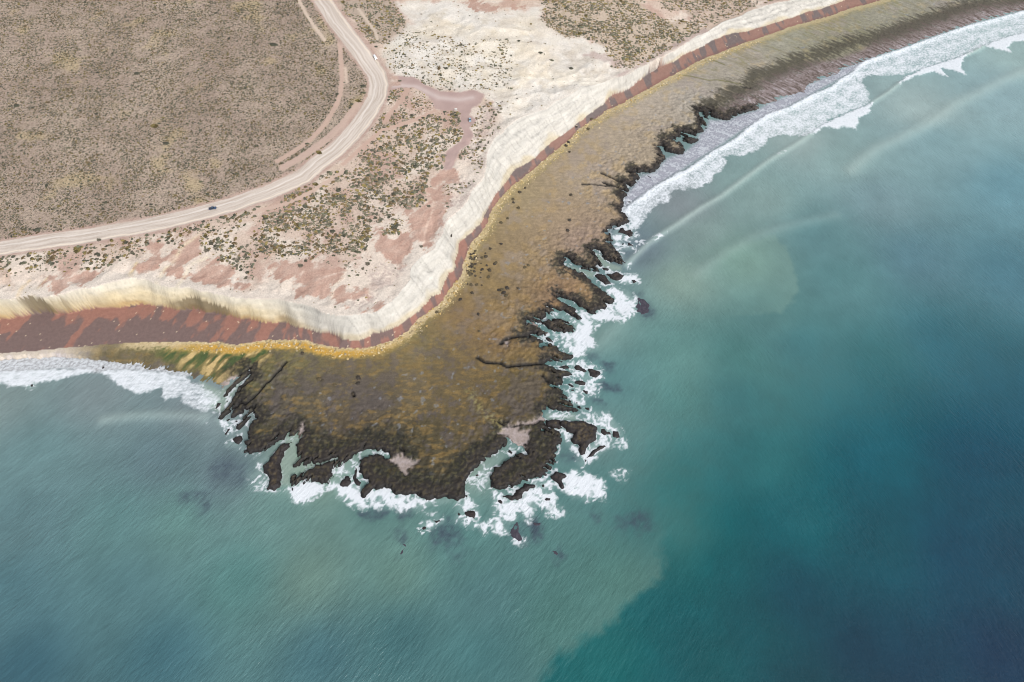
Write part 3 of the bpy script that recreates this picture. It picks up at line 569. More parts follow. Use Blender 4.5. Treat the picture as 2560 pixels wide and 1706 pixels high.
WD = idw('1700 1350 52 106 110 1690 1420 46 100 106 1800 1400 35 90 100 1700 1500 35 90 100 1500 1650 40 100 104 1780 1650 30 90 98 2000 1500 15 75 92 2150 1640 5 65 85 2400 1400 20 75 98 2500 1650 8 62 88 2000 1300 48 98 110 1900 1150 60 112 120 2200 1150 45 95 112 2480 1180 42 78 100 2550 1000 50 90 112 1850 1000 70 118 125 2200 1350 28 86 102 1900 1600 20 85 96 2300 1700 6 64 86 2560 1400 18 72 94 2000 1706 12 74 88 2540 1250 30 78 98', 3.0)
wn1 = fbm(GX, GY, 16, 5, 301, .6); wn2 = fbm(GX, GY, 60, 4, 302)
deep = sdf(sea_pts('p 1250 2100 1340 1720 1383 1650 1391 1633 1418 1641 1452 1606 1480 1587 1526 1568 1572 1517 1615 1475 1646 1444 1661 1370 1673 1332 1660 1285 1680 1200 1760 1100 2000 1000 2600 900 4000 900 4000 2100'), 60)
soft_n = ss(122, 88, GY)  # the front blurs out to the north
dm = ss(-4, 4, deep+wn1*5+f2*1)*soft_n+ss(-50, 55, deep+wn1*12)*(1-soft_n)
dm = dm*(.84+.16*ss(5, 45, deep)); WD = WD*np.array([.90, 1.01, 1.0], np.float32); WC = WA*(1-dm[..., None])+WD*dm[..., None]
pl2 = sdf(sea_pts('r 720 230 790 300 835 400 860 520 872 600 840 660 755 735 600 750 400 760 100 820 0 760 0 300 400 300'), 40)
pm = ss(-1.5, 2.5, pl2+wn1*4)*ss(110, 260, GX); WC = WC*(1-pm[..., None]*.75)+rgb(128, 160, 154)*pm[..., None]*.75
WC = WC*(1+.05*wn1[..., None]+.05*wn2[..., None])*(1-ss(0, 150, GX)[..., None]*(1-np.array([1.02, 1.0, .975], np.float32)))
# patches of dark ground seen through the water
for s, r in (('q 250 620 280 640 270 740', 5), ('q 520 600 560 640 600 700', 10), ('q 560 590 620 680', 9), ('q 1480 470 1520 500', 5), ('q 1700 530 1830 540', 9), ('q 1280 720 1300 740', 5), ('q 1330 130 1380 120', 7), ('p 470 1240 510 1230 520 1260', 8), ('p 1480 890 1520 915', 7), ('p 1510 960 1540 975', 6), ('q 1150 560 1130 620', 6), ('d 1880 110 1960 170', 4), ('q 30 480 300 450', 4), ('G 1170 1150 1230 1300', 9), ('e 530 950 600 1230', 7), ('e 780 850 850 1150', 5), ('d 1700 300 1800 320', 4), ('p 545 1170 600 1185', 10)):
    m = np.exp(-(np.maximum(dist(sea_pts(s), 25)+wn1*7+f2*2.5, 0)/(r*.55))**2)*np.clip(.42+f2*.5+f3*.2, .1, .7); WC = WC*(1-m[..., None])+rgb(74, 84, 98)*m[..., None]
# sheltered channels are milky
for s in ('b 600 960 740 960 740 770 900 740 1350 600 820 600 830 420 880 300 700 230 640 460 570 640 600 800', 'a 0 600 300 740 600 560 740 500 560 700 480 820 450 900 330 1080 150 1000', 'd 970 500 1400 500 1400 590 960 590', 'g 500 1160 620 1230 700 1330 900 1390 900 1450 700 1450 560 1330', 'g 90 1350 300 1430 520 1480 480 1568 380 1530 200 1450'):
    m = ss(-2, 2, sdf(sea_pts(s), 10))*.85; WC = WC*(1-m[..., None])+rgb(152, 170, 160)*m[..., None]
SWELL = [('g 980 1360 1100 1240 1300 1050 1500 910 1700 780 1900 640 2100 510 2349 370|D 0 1480 130 1400 250 1330 380 1240', 2.6, .9, .40), ('D 2350 660 2150 740 1900 870 1700 960 1600 1040 1400 1170 1200 1270 1000 1360 850 1470 750 1568', 6, 1.0, .25), ('H 950 720 1100 695 1300 680 1500 675 1700 680 1880 690', 4, .8, .25),
         ('r 200 480 400 340 600 230 760 180 1100 100', 5, .7, .12), ('D 950 945 1100 850 1200 770', 2.0, .9, .35), ('D 1810 510 1900 470 1970 430', 1.8, .9, .5), ('f 1560 880 1700 720 2000 480', 5, .5, .10)]
ZW = np.zeros((NY, NX), np.float32)
# open swell and wind ripple as real relief
u, v = rot(GX, GY, 52); 
wav = np.zeros((NY, NX), np.float32)
for k, (ang, wl, am) in enumerate(((50, 7.5, .08), (58, 5.0, .06), (44, 11, .10), (66, 3.6, .03))):
    u, v = rot(GX, GY, ang)
    wav += am*fbm(u/3.0, v, wl*.55, 2, 310+k)
u2_, v2_ = rot(GX, GY, -55)
wav2 = .03*fbm(u2_/3.5, v2_, 4.6, 3, 330)+.03*fbm(u2_/2, v2_, 2.2, 2, 331)
side_w = ss(-20, 200, GX)
ZW = wav*(1-side_w)+wav2*side_w
sheltered = ss(2, 25, -dC)
ZW *= .35+.65*sheltered
foam = np.zeros((NY, NX), np.float32)
for s, wd, h, crest_light in SWELL:
    L_ = sea_pts(s); d = dist(L_, 30)
    ZW += h*np.exp(-(d/(wd*1.1))**2); m = np.exp(-(d/wd)**2)*crest_light*1.6; WC = WC*(1-m[..., None])+rgb(182, 200, 196)*m[..., None]  # pale crest colour painted in to strengthen the swell's faint slope shading
def uni(F):
    """spread a noise field evenly over 0..1"""
    q = np.quantile(F[::5, ::5], np.linspace(0, 1, 64)); return np.interp(F, q, np.linspace(0, 1, 64)).astype(np.float32)
_wx = fbm(GX, GY, 6, 3, 460)*3.5; _wy = fbm(GX, GY, 6, 3, 464)*3.5
LC = 1-uni(ridged(GX+_wx, GY+_wy, 8.5, 2, 470)*.9+ridged(GX+_wx, GY+_wy, 4.0, 1, 474)*.6+fbm(GX, GY, 1.8, 2, 478)*.08)
milk = np.zeros((NY, NX), np.float32)
BL = fbm(GX, GY, 11, 3, 480)
def rsd(s, Rm=16): return sdf(sea_pts(s), Rm)
def fill(d, dens, soft=3.0, seed=0, warp=2.5, lace=.6):
    """broken foam: coverage rises inland of the outline, broken into lace by ridged noise"""
    global foam
    p = dens*(1.18-.5*lace)*ss(-soft*2.6, soft*(1.4+2.6*lace), d+f2*warp)*(1+.6*BL)
    milk[:] = np.maximum(milk, np.clip(p, 0, 1)); foam = np.maximum(foam, ss(-.16, .32, p-LC)*(.6+.4*ss(0, .45, p-LC))*ss(.08, .28, p))
MAIN = ('p 2700 -30 2560 27 2500 43 2424 63 2342 90 2260 120 2187 144 2157 155|D 800 620 780 660 640 740 580 800 400 870 230 960 200 980 0 1045'
 '|C 2250 1110 2150 1180 2050 1270 1930 1340 1820 1400 1700 1490 1590 1568|g 1750 0 1640 70 1500 150 1350 230 1260 300 1180 370 1080 430 980 510 960 550 910 590 1000 700'
 ' 1060 780 1130 800 1200 720 1260 620 1350 530 1440 480 1590 430 1600 360 1680 250 1800 270 1930 240 2100 210 2230 160 2260 60|C 1900 1568 1960 1500 1930 1440 2100 1420 2250 1380 2330 1320'
 '|D 0 1270 150 1240 350 1250 480 1150 650 1060 900 970 930 920 920 850 860 760 910 700 1100 680 1250 690 1400 640 1550 590 1700 540 1810 505 1900 465 1970 430 2350 300 2800 180')
md = rsd(MAIN, 60)
front = dist(sea_pts('p 2700 -30 2560 27 2500 43 2424 63 2342 90 2260 120 2187 144 2157 155|D 800 620 780 660 640 740 580 800 400 870 230 960 200 980 0 1045|C 2250 1110 2150 1180 2050 1270 1930 1340 1820 1400 1700 1490 1590 1568|g 1640 70 1500 150 1350 230 1260 300 1180 370 1080 430 980 510 960 550'), 60)
fm = ss(-1.2, 1.2, md+f3*1.0+f2*np.where(front > 6, 3.0, .3))
den = .66+.34*ss(9, 1, front)-.12*ss(250, 420, GX)+.18*np.exp(-((front-16-f1*8)/2.5)**2)
grain = (uni(fbm(GX, GY, 1.9, 3, 430, .8))-.5)*1.3; gr2 = fbm(GX, GY, 8, 3, 431)
foam = np.maximum(foam, fm*np.clip(den+grain*.55+gr2*.4-ss(20, 50, front)*.1, .12, 1))
ZW += .8*fm*np.exp(-(np.maximum(front-1, 0)/3.0)**2)
for s in ('D 380 1240 470 1160 650 1070 820 1000 960 945 930 1030 830 1090 810 1190 700 1160 640 1190 550 1170 500 1160 450 1210 420 1240', 'D 1200 770 1260 710 1400 640 1550 590 1700 540 1810 510 1790 560 1770 620 1820 690 1700 650 1570 620 1650 705 1520 660 1350 700 1260 740', 'D 1970 430 2100 370 2350 300 2800 180 2800 300 2350 380 2250 390 2200 440 2250 490 2100 450 2000 430'):
    d = rsd(s); m = ss(-1.0, 1.4, d+f3*1.2+f2*1.5); foam = np.maximum(foam, m*np.clip(.98+grain*.25, .3, 1)); ZW += m*.5
for s in ('H -400 290 0 280 150 260 400 250 600 243 750 248 860 270 780 290 700 320 550 340 400 380 250 400 100 420 50 390 -400 360', 'H 890 280 1000 260 1150 253 1350 265 1500 278 1640 295 1720 330 1780 370 1850 400 1950 460 2030 510 2000 560 1950 600 1900 640 1780 610 1680 560 1670 480 1570 520 1500 560 1480 500 1480 430 1380 460 1230 460 1100 410 1050 360 960 310'):
    d = rsd(s); m = ss(-1, 1.5, d+f3*1.2+f2*2); u, v = rot(GX, GY, 8); gg = fbm(u/3.5, v, 1.5, 3, 440)
    foam = np.maximum(foam, m*np.clip(.93+gg*.4-.35*ss(-240, -190, GX)+grain*.35*ss(-240, -190, GX), .1, 1)); ZW += m*.35
# lavender wash between reef and breaker
ws = ss(-2, 3, sdf(sea_pts('D 1000 480 870 560 700 620 550 700 380 770 180 880 0 950|h 1480 850 1200 930 1060 1000 780 1000 735 1120 610 1230 620 1300 430 1460 150 1568|g 1380 10 1180 60 1110 160 1020 270 930 370 935 490 910 590 980 510 1180 370 1500 150 1750 0|C 1820 1400 2150 1180|D 200 980 640 740 900 600'), 20))
u, v = rot(GX, GY, -30); wl_ = fbm(u/3, v, 4, 3, 450)
WC = WC*(1-.9*ws[..., None])+mixc((176, 176, 188), (150, 152, 166), wl_+.4)*.9*ws[..., None]
foam = np.maximum(foam, ws*np.clip(ss(-.2, .6, wl_+grain*.7)*.55, 0, .55))
ws2 = ss(-2, 2, sdf(sea_pts('H -400 60 0 120 800 90 1300 170 1800 300 1700 320 1500 285 1150 260 880 285 600 250 0 290 -400 300'), 20))
WC = WC*(1-.9*ws2[..., None])+rgb(178, 178, 182)*.9*ws2[..., None]; foam = np.maximum(foam, ws2*np.clip(.45+grain*.8, 0, .75))
FO = [
 ('f 1740 140 1800 100 1950 160 2080 240 2090 330 2060 430 1940 500 1880 560 1700 520 1560 570 1500 640 1480 760 1540 870 1500 920 1400 960 1350 1050 1250 1050 1230 1010 1100 940 1120 850 1120 710 1250 720 1300 650 1220 570 1250 540 1330 540 1380 570 1330 470 1340 440 1430 460 1480 540 1560 420 1660 400 1710 330 1790 330 1800 280', 1.1, .35),
 ('f 1080 1110 1230 1060 1400 1080 1500 1130 1620 1230 1640 1300 1590 1370 1560 1450 1580 1520 1500 1567 1200 1567 1130 1480 1200 1430 1180 1300 1220 1200', .9, .75),
 ('d 1240 150 1450 250 1560 200 1700 180 1700 250 1600 270 1540 300 1500 400 1600 430 1560 460 1480 440 1390 390 1330 310', .9, .6),
 ('d 970 510 1080 480 1300 490 1500 500 1700 480 1850 500 1950 600 2080 720 2090 850 2130 960 1950 990 1800 1040 1720 1120 1600 1220 1500 1270 1450 1180 1420 1080 1300 950 1220 900 1130 1050 1110 1100 1150 960 1210 870 1200 790 1140 740 1200 710 1290 750 1380 790 1340 880 1460 980 1480 1090 1540 1080 1620 930 1700 850 1710 700 1600 640 1500 600 1300 590 1000 580', .9, .6),
 ('e 790 300 900 270 1000 250 1060 290 1200 440 1220 260 1350 250 1400 190 1550 190 1650 260 1800 290 1850 430 1800 570 1700 570 1560 610 1500 540 1350 560 1300 480 1200 450 1090 390 1050 480 1100 600 1050 640 1200 700 1150 830 1000 800 880 700 700 900 560 750 520 850 380 950 400 1060 250 1070 150 950 60 1080 30 1000 100 870 200 830 260 700 200 580 180 430 260 460 350 530 420 580 560 600 620 480 740 440', 1.05, .6),
 ('e 650 450 760 420 900 440 1030 480 1080 600 1000 640 880 640 760 620 640 640 520 720 430 780 330 800 380 640 460 600 560 600 610 500', 1.3, .2),
 ('e 1220 270 1340 260 1500 240 1620 300 1640 380 1560 440 1460 400 1340 380 1240 360', 1.3, .25),
 ('e 1880 220 2050 130 2200 150 2220 200 2130 270 2120 330 2000 290', .6, .8),
 ('c 10 1070 60 1160 100 1090 200 1030 380 980 450 1010 530 1090 700 1110 870 1090 960 1180 1100 1180 1330 1150 1300 1190 1000 1230 900 1290 600 1350 450 1260 300 1300 60 1260 0 1230', .95, .6),
 ('c 70 1160 130 1090 240 1020 380 985 450 1020 470 1100 380 1110 250 1130 130 1180', 1.3, .2),
 ('c 1400 1240 1580 1120 1700 1300 1740 1400 1690 1540 1600 1540 1400 1480 1420 1350', .95, .6),
 ('c 900 1350 1150 1300 1240 1400 1150 1500 1050 1560 950 1550 1020 1430', .65, .8),
 ('c 940 1540 1050 1520 1150 1440 1180 1480 1060 1560 980 1568', 1.0, .4),
 ('c 2170 320 2300 340 2349 400 2200 560 1950 960 1900 1060 1600 1100 1560 980 1650 780 1900 560 2100 400', .55, .8),
 ('c 1920 960 2100 1100 2349 1000 2349 1250 2100 1400 1900 1500 1950 1280 1990 1160', .9, .6),
 ('b 780 1110 790 1040 900 960 1110 900 1300 930 1480 890 1470 970 1520 1000 1600 940 1700 920 1790 1050 1850 1200 1850 1260 1680 1260 1620 1230 1640 1120 1480 1120 1400 1020 1280 970 1150 1080 1060 1130 940 1230 860 1160', 1.2, .3),
 ('b 1350 740 1600 590 1850 450 2050 470 2190 500 2240 560 2080 540 1900 520 1750 590 1760 680 1780 800 1890 910 1790 980 1700 900 1650 850 1480 880 1360 860', .72, .75),
 ('b 1800 450 1900 440 2050 460 2200 500 2220 550 2100 520 1950 500 1800 520', 1.0, .4),
 ('b 70 780 200 770 250 640 380 540 420 620 340 700 380 800 440 850 430 980 560 1040 380 1050 200 1000 150 880', .75, .75),
 ('b 400 440 600 300 850 240 900 290 850 350 700 300 600 360 470 480 380 520 200 560 60 520 60 490 330 480', .55, .8),
 ('b 690 1040 770 990 780 1070 740 1090', .9, .4),
 ('a 0 640 210 750 320 830 300 920 200 1000 100 1050 0 1020', .8, .7), ('a 260 1190 330 1190 410 1230 400 1260 300 1230', .9, .4),
 ('a 400 1300 440 1300 500 1450 620 1540 600 1567 400 1567 420 1450', .8, .7), ('b 0 100 60 120 30 250 90 480 0 500', .7, .7), ('a 0 1100 150 1150 150 1260 0 1300', .35, .9),
 ('g 740 920 800 840 900 790 1000 750 1020 650 1200 640 1100 830 1100 900 1160 940 1000 1000 920 1030 1000 1090 1110 1110 1090 1130 950 1120 870 1060 880 1160 950 1250 1000 1340 990 1410 940 1380 950 1340 900 1280 880 1210 800 1120 760 1020', .95, .55),
 ('G 960 1010 1030 960 1130 960 1160 1010 1140 1035 1050 1030', 1.0, .45), ('f 850 560 900 480 1000 460 1100 450 1200 500 1240 560 1150 550 1050 530 900 540', .75, .7),
 ('f 1060 260 1200 340 1300 420 1400 520 1480 600 1350 600 1300 470 1200 380', .9, .55), ('f 940 720 1100 710 1120 850 1060 900 900 830 860 780', .45, .85), ('e 530 1170 640 1210 620 1235 540 1220', 1.2, .2),
 ('e 550 360 700 300 790 300 800 360 650 370 560 450 440 500 350 530 240 470 340 440 470 420', .6, .75), ('H 255 400 285 375 320 390 310 420 270 425', 1.0, .3),
 ('e 0 -100 200 -100 150 200 180 420 60 400 0 100', .45, .85),
 ('g 1400 985 1540 903 1525 915 1395 1000', .8, .2), ('e 1190 720 1290 770 1260 900 1200 830', .35, .9), ('D 100 1420 205 1350 215 1358 115 1428', .6, .5),
]
for k, (s, dens, lace) in enumerate(FO): fill(rsd(s), dens, 2.0, k % 5, 2.0, lace)
exposed = ss(-330, -200, GX)*ss(460, 380, GY+GX*.3)*(1-gentle)
lcn = ridged(GX+f3, GY+f2*2, 5, 3, 401)
rim = np.exp(-(np.maximum(-dC, 0)/2.0)**2)*.35+np.exp(-(rock_d/2.0)**2)*.45*(np.array(1.0))
calm = ss(-2, 3, rsd('b 560 990 760 990 900 740 1400 600 850 560 900 240 640 200 640 460 540 640 600 800'))
foam = np.maximum(foam, exposed*(1-calm)*ss(-.02, .25, rim*1.25-LC)*.8*ss(.05, .2, rim))
foam = np.clip(foam, 0, 1)
milk = np.clip(milk*ss(.0, .35, milk)*.8, 0, .72); WC = WC*(1-milk[..., None])+rgb(164, 186, 184)*milk[..., None]
walb = np.clip(lin(WC)*.66-.008, .006, .8).astype(np.float32)
m, n, b = mat('sea_water'); L = n.links.new; M_sea = m
a_c = N(n, 'ShaderNodeAttribute', attribute_name='Col'); a_f = N(n, 'ShaderNodeAttribute', attribute_name='foam'); tc = N(n, 'ShaderNodeTexCoord')
no = N(n, 'ShaderNodeTexNoise'); no.inputs['Scale'].default_value = 1.3; no.inputs['Detail'].default_value = 4; L(tc.outputs['Object'], no.inputs['Vector'])
ad = N(n, 'ShaderNodeMath', operation='MULTIPLY_ADD'); ad.inputs[1].default_value = .5; ad.inputs[2].default_value = -.25; L(no.outputs['Fac'], ad.inputs[0])
mk = N(n, 'ShaderNodeMath', operation='MULTIPLY'); L(ad.outputs[0], mk.inputs[0])
f4_ = N(n, 'ShaderNodeMath', operation='MULTIPLY'); f4_.inputs[1].default_value = 4; f4_.use_clamp = True; L(a_f.outputs['Fac'], f4_.inputs[0]); L(f4_.outputs[0], mk.inputs[1])
sm = N(n, 'ShaderNodeMath', operation='ADD'); sm.use_clamp = True; L(a_f.outputs['Fac'], sm.inputs[0]); L(mk.outputs[0], sm.inputs[1])
mx = N(n, 'ShaderNodeMix', data_type='RGBA'); L(sm.outputs[0], mx.inputs[0]); L(a_c.outputs['Color'], mx.inputs[6]); mx.inputs[7].default_value = (.54, .57, .61, 1)
L(mx.outputs[2], b.inputs['Base Color'])
mr = N(n, 'ShaderNodeMapRange'); mr.inputs[3].default_value = .24; mr.inputs[4].default_value = .9; L(sm.outputs[0], mr.inputs[0]); L(mr.outputs[0], b.inputs['Roughness'])
b.inputs['IOR'].default_value = 1.33; b.inputs['Specular IOR Level'].default_value = .42
bn = N(n, 'ShaderNodeTexNoise'); bn.inputs['Scale'].default_value = .9; bn.inputs['Detail'].default_value = 4; L(tc.outputs['Object'], bn.inputs['Vector'])
hgt = []
for ang in (52, -58):
    mp = N(n, 'ShaderNodeMapping'); mp.inputs['Rotation'].default_value = (0, 0, R(ang)); mp.inputs['Scale'].default_value = (5.5, 1.7, 3.0); mp.vector_type = 'TEXTURE'
    L(tc.outputs['Object'], mp.inputs['Vector']); q_ = N(n, 'ShaderNodeTexNoise'); q_.inputs['Scale'].default_value = 1.0; q_.inputs['Detail'].default_value = 3; q_.inputs['Roughness'].default_value = .55; q_.inputs['Distortion'].default_value = .15
    L(mp.outputs[0], q_.inputs['Vector']); hgt.append(q_)
sx = N(n, 'ShaderNodeSeparateXYZ'); L(tc.outputs['Object'], sx.inputs[0])
fx_ = N(n, 'ShaderNodeMapRange'); fx_.inputs[1].default_value = 0; fx_.inputs[2].default_value = 170; L(sx.outputs[0], fx_.inputs[0])
hm = N(n, 'ShaderNodeMix', data_type='FLOAT'); L(fx_.outputs[0], hm.inputs[0]); L(hgt[0].outputs['Fac'], hm.inputs[2]); L(hgt[1].outputs['Fac'], hm.inputs[3])
wp_ = N(n, 'ShaderNodeTexNoise'); wp_.inputs['Scale'].default_value = .012; wp_.inputs['Detail'].default_value = 4; L(tc.outputs['Object'], wp_.inputs['Vector'])
wr_ = N(n, 'ShaderNodeMapRange'); wr_.inputs[1].default_value = .35; wr_.inputs[2].default_value = .65; wr_.inputs[3].default_value = .3; wr_.inputs[4].default_value = 1.0; L(wp_.outputs['Fac'], wr_.inputs[0])
b0 = N(n, 'ShaderNodeBump'); L(wr_.outputs[0], b0.inputs['Strength']); b0.inputs['Distance'].default_value = .75; L(hm.outputs[0], b0.inputs['Height'])
bp = N(n, 'ShaderNodeBump'); bp.inputs['Strength'].default_value = .35; bp.inputs['Distance'].default_value = .25; L(bn.outputs['Fac'], bp.inputs['Height']); L(b0.outputs[0], bp.inputs['Normal']); L(bp.outputs[0], b.inputs['Normal'])
def add_foam_attr(o, F, mask, nring):
    me = o.data; arr = np.zeros(len(me.vertices), np.float32)
    js, is_ = np.nonzero(mask); v00 = js*NX+is_
    used = np.unique(np.concatenate([v00, v00+1, v00+NX, v00+NX+1])); arr[:len(used)] = F.ravel()[used]
    a = me.attributes.new('foam', 'FLOAT', 'POINT'); a.data.foreach_set('value', arr)
ffo = face_avg(foam); wet = fZ < .55
fmask = wet & (ffo > .45)
o = grid_object('sea', wet & ~fmask, ZW, walb, M_sea, ring(True)); add_foam_attr(o, foam, wet & ~fmask, 0)
o = grid_object('surf_foam', fmask, ZW+.0, walb, M_sea, None, 'stuff', 'white foam of the breakers and surf round the reef', 'foam'); add_foam_attr(o, foam, fmask, 0)

# ------------------------------------------------------------------ plants and boulders
print('plants')
def ico(sub):
    t = (1+5**.5)/2
    v = [(-1, t, 0), (1, t, 0), (-1, -t, 0), (1, -t, 0), (0, -1, t), (0, 1, t), (0, -1, -t), (0, 1, -t), (t, 0, -1), (t, 0, 1), (-t, 0, -1), (-t, 0, 1)]
    f = [(0, 11, 5), (0, 5, 1), (0, 1, 7), (0, 7, 10), (0, 10, 11), (1, 5, 9), (5, 11, 4), (11, 10, 2), (10, 7, 6), (7, 1, 8), (3, 9, 4), (3, 4, 2), (3, 2, 6), (3, 6, 8), (3, 8, 9), (4, 9, 5), (2, 4, 11), (6, 2, 10), (8, 6, 7), (9, 8, 1)]
    v = [np.array(p)/np.linalg.norm(p) for p in v]
    for _ in range(sub):
        c = {}; g = []
        def mid(a, b):
            k = (min(a, b), max(a, b))
            if k not in c: p = v[a]+v[b]; v.append(p/np.linalg.norm(p)); c[k] = len(v)-1
            return c[k]
        for a, b_, d in f:
            x, y, z = mid(a, b_), mid(b_, d), mid(d, a); g += [(a, x, z), (b_, y, x), (d, z, y), (x, y, z)]
        f = g
    return np.array(v), np.array(f)
def blob(sub, r, flat=.7, amp=.35):
    v, f = ico(sub); k = 1+amp*(r.random(len(v))-.5)*2; v = v*k[:, None]; v[:, 2] = v[:, 2]*flat+flat*.35; return v, f
def shrub_proto(seed, big):
    """a cushion of several leafy clumps with bare gaps between them"""
    r = np.random.default_rng(seed); V = []; F = []; K = []; n = 0
    for c in range(r.integers(4, 7) if big else 1):
        v, f = blob(1 if big else 0, r, .62, .42); s = r.uniform(.38, .62) if big else 1.0; a = r.random()*6.28; q = r.uniform(.1, .62) if big else 0
        v = v*s+np.array([math.cos(a)*q, math.sin(a)*q, 0]); V.append(v); F.append(f+n); n += len(v); K.append(np.full(len(v), r.uniform(.8, 1.25)))
    return np.concatenate(V), np.concatenate(F), np.concatenate(K)
M_leaf = surf_mat('shrub_leaf', sc=2.5, amt=.35, bump=.4, spec=.1)
Z1 = 'p -500 -120 700 -120 790 0 870 140 925 200 920 270 860 360 740 440 500 520 0 620 -500 680'
ZN = [(Z1, .72, .27, .8), ('B 1230 0 1300 120 1370 200 1320 300 1170 400 1080 400 950 250 800 80 700 -150 1200 -150', .36, .5, 1.2),
 ('B 1330 290 1500 300 1700 330 1900 400 2300 380 2349 500 2349 800 2000 830 1700 830 1500 740 1240 640 1180 520 1180 420', .17, .4, 1.15),
 ('B 1230 830 1400 810 1520 850 1640 1000 1500 1080 1150 1190 1060 1200 1200 1000', .45, .4, 1.2), ('B 1000 1350 1150 1200 1640 1050 1860 1030 1890 1150 1900 1290 1740 1360 1740 1568 800 1568', .55, .35, 1.4),
 ('F 100 350 700 0 1560 0 1560 100 1530 200 1560 290 1350 400 1300 560 1180 600 1080 430 1030 410 1050 600 1000 720 800 760 450 780 150 760 0 700', .60, .35, 1.45), ('F 0 700 450 780 1000 720 1050 860 900 1000 800 900 560 830 100 830', .08, .5, 1.4),
 ('E -400 800 0 760 900 620 1700 440 2000 420 2349 330 2349 1000 2150 900 1850 760 1500 640 1200 800 800 900 400 900 0 960 -400 980', .26, .4, 1.6), (RT[1][0], .48, .5, 1.3), (RT[2][0], .34, .5, 1.2), ('D -40 20 60 -60 700 -200 400 -60 100 130 0 140', .2, .5, 1.2),
 ('B 2080 930 2300 920 2200 1080 2250 1230 2100 1350 2120 1500 2050 1568 1840 1450 1900 1350 2000 1260 1940 1180 2030 1100', .15, .6, 1.3), ('F 1700 150 2000 100 1900 300 1760 400 1700 550 1680 500 1780 250', .12, .5, 1.2)]
clump = fbm(GX, GY, 16, 3, 501)
pos = []
for s, dn, r0, r1 in ZN+[('p -300 -100 2600 -400 2300 900 -300 900', .012, .3, .8)]:
    P = np.array(top_pts(s)); x0, y0 = P.min(0); x1, y1 = P.max(0); x0 = max(x0, X0+5); x1 = min(x1, X1-5); y1 = min(y1, Y1-3); y0 = max(y0, Y0)
    k = int((x1-x0)*(y1-y0)*dn*1.5); x = rng.uniform(x0, x1, k); y = rng.uniform(y0, y1, k)
    md_ = sdf([tuple(p) for p in P], 8); cl = samp(clump, x, y)
    ok = (samp(md_, x, y) > -3+rng.random(k)*4) & (samp(dL, x, y) > 3) & (samp(dW, x, y) < -.2) & (rng.random(k) < .64+cl*1.0)
    x, y = x[ok], y[ok]; r = r0+(r1-r0)*rng.random(len(x))**2.6
    big_ = rng.random(len(x)) < .02; r = np.where(big_, r*1.7, r)
    pos.append(np.stack([x, y, r, np.full(len(x), len(pos))], 1))
pos = np.concatenate(pos); u_ = rng.random(len(pos))
PAL = np.array([(112, 113, 102), (98, 103, 90), (122, 115, 80), (114, 103, 82), (124, 123, 114), (88, 92, 84)], float)*np.array([1.10, 1.05, 1.0])
pc = PAL[rng.integers(0, 6, len(pos))]*(1+rng.uniform(-.14, .14, (len(pos), 1)))*np.where(pos[:, 3:4] < 1, .84, 1)
# individually surveyed shrubs (photo position, radius, description)
NAMED = [('B', 980, 795, 2.6, 'dark rounded shrub on the inner verge just above its twin at the road bend'), ('B', 985, 853, 2.5, 'dark rounded shrub on the inner verge just below its twin at the road bend'),
 ('B', 930, 930, 2.3, 'olive shrub lowest of the group inside the road bend'), ('B', 570, 1405, 2.6, 'solitary green shrub on bare strip beside the road curve'), ('B', 470, 1322, 2.0, 'small solitary shrub up left of the one beside the road curve'),
 ('B', 745, 868, 1.7, 'dark shrub at the inner edge of the old track'), ('B', 1100, 432, 1.7, 'shrub on the outer verge just above the white van'), ('B', 1320, 745, 1.8, 'shrub at the top corner of the track junction'),
 ('B', 1530, 1085, 1.4, 'round dark shrub standing alone on the diagonal track'), ('B', 1745, 632, 2.0, 'largest dark shrub on the white badland slope'), ('B', 1215, 402, 1.7, 'dark shrub at the left edge of the white badlands'),
 ('B', 160, 415, 3.0, 'wide dark shrub patch in the plain near the top left'), ('A', 1255, 680, 2.6, 'large dark shrub in the middle of the plain'), ('A', 1410, 1165, 3.2, 'large shrub clump with a yellow green top in the plain'),
 ('A', 1520, 1320, 2.4, 'long dark shrub in the lower plain'), ('A', 150, 975, 2.6, 'dark shrub patch near the left edge of the plain'), ('A', 440, 945, 1.8, 'brown shrub in the left part of the plain'),
 ('E', 1978, 215, 2.2, 'round grey shrub on the verge above the dark pickup'), ('E', 1640, 290, 2.1, 'grey shrub on the inland verge left of the dark pickup'), ('E', 2040, 430, 2.4, 'shrub on the seaward verge below the dark pickup'),
 ('E', 340, 545, 2.4, 'wide shrub on the inland verge near the left edge'), ('E', 1900, 730, 2.4, 'grey shrub on white ground at the left of the scrub field'), ('E', 210, 850, 2.6, 'dark shrub among white soil near the left edge'),
 ('E', 910, 635, 2.0, 'grey shrub just under the road left of centre'), ('C', 540, 632, 2.2, 'lone dark shrub on the white hollow above the cliff'), ('C', 360, 555, 2.0, 'elongated dark shrub on the rim of the white hollow'), ('C', 255, 487, 1.9, 'shrub on the rim of the white hollow up left of the elongated one'),
 ('C', 60, 380, 1.8, 'shrub on dark ground at the head of the white hollow'), ('F', 670, 15, 2.0, 'shrub on the outer verge at the lower road curve'), ('F', 540, 130, 2.3, 'olive shrub between road and diagonal track'), ('F', 90, 445, 2.0, 'round shrub at the left side of the scrub field'),
 ('F', 410, 870, 2.2, 'grey shrub alone on the reddish bare patch'), ('F', 675, 490, 2.1, 'grey dome shrub in a clearing of the scrub field'), ('F', 1025, 855, 2.0, 'grey shrub at the lower tip of the scrub field'), ('F', 935, 748, 2.2, 'wide shrub on the lower edge of the scrub field'), ('F', 700, 560, 2.2, 'shrub with pale soil under it in the centre of the scrub field'), ('F', 1515, 695, 1.6, 'violet grey shrub on the red path'), ('F', 1585, 325, 1.7, 'small grey shrub left of the winding red path')]
protoB = []
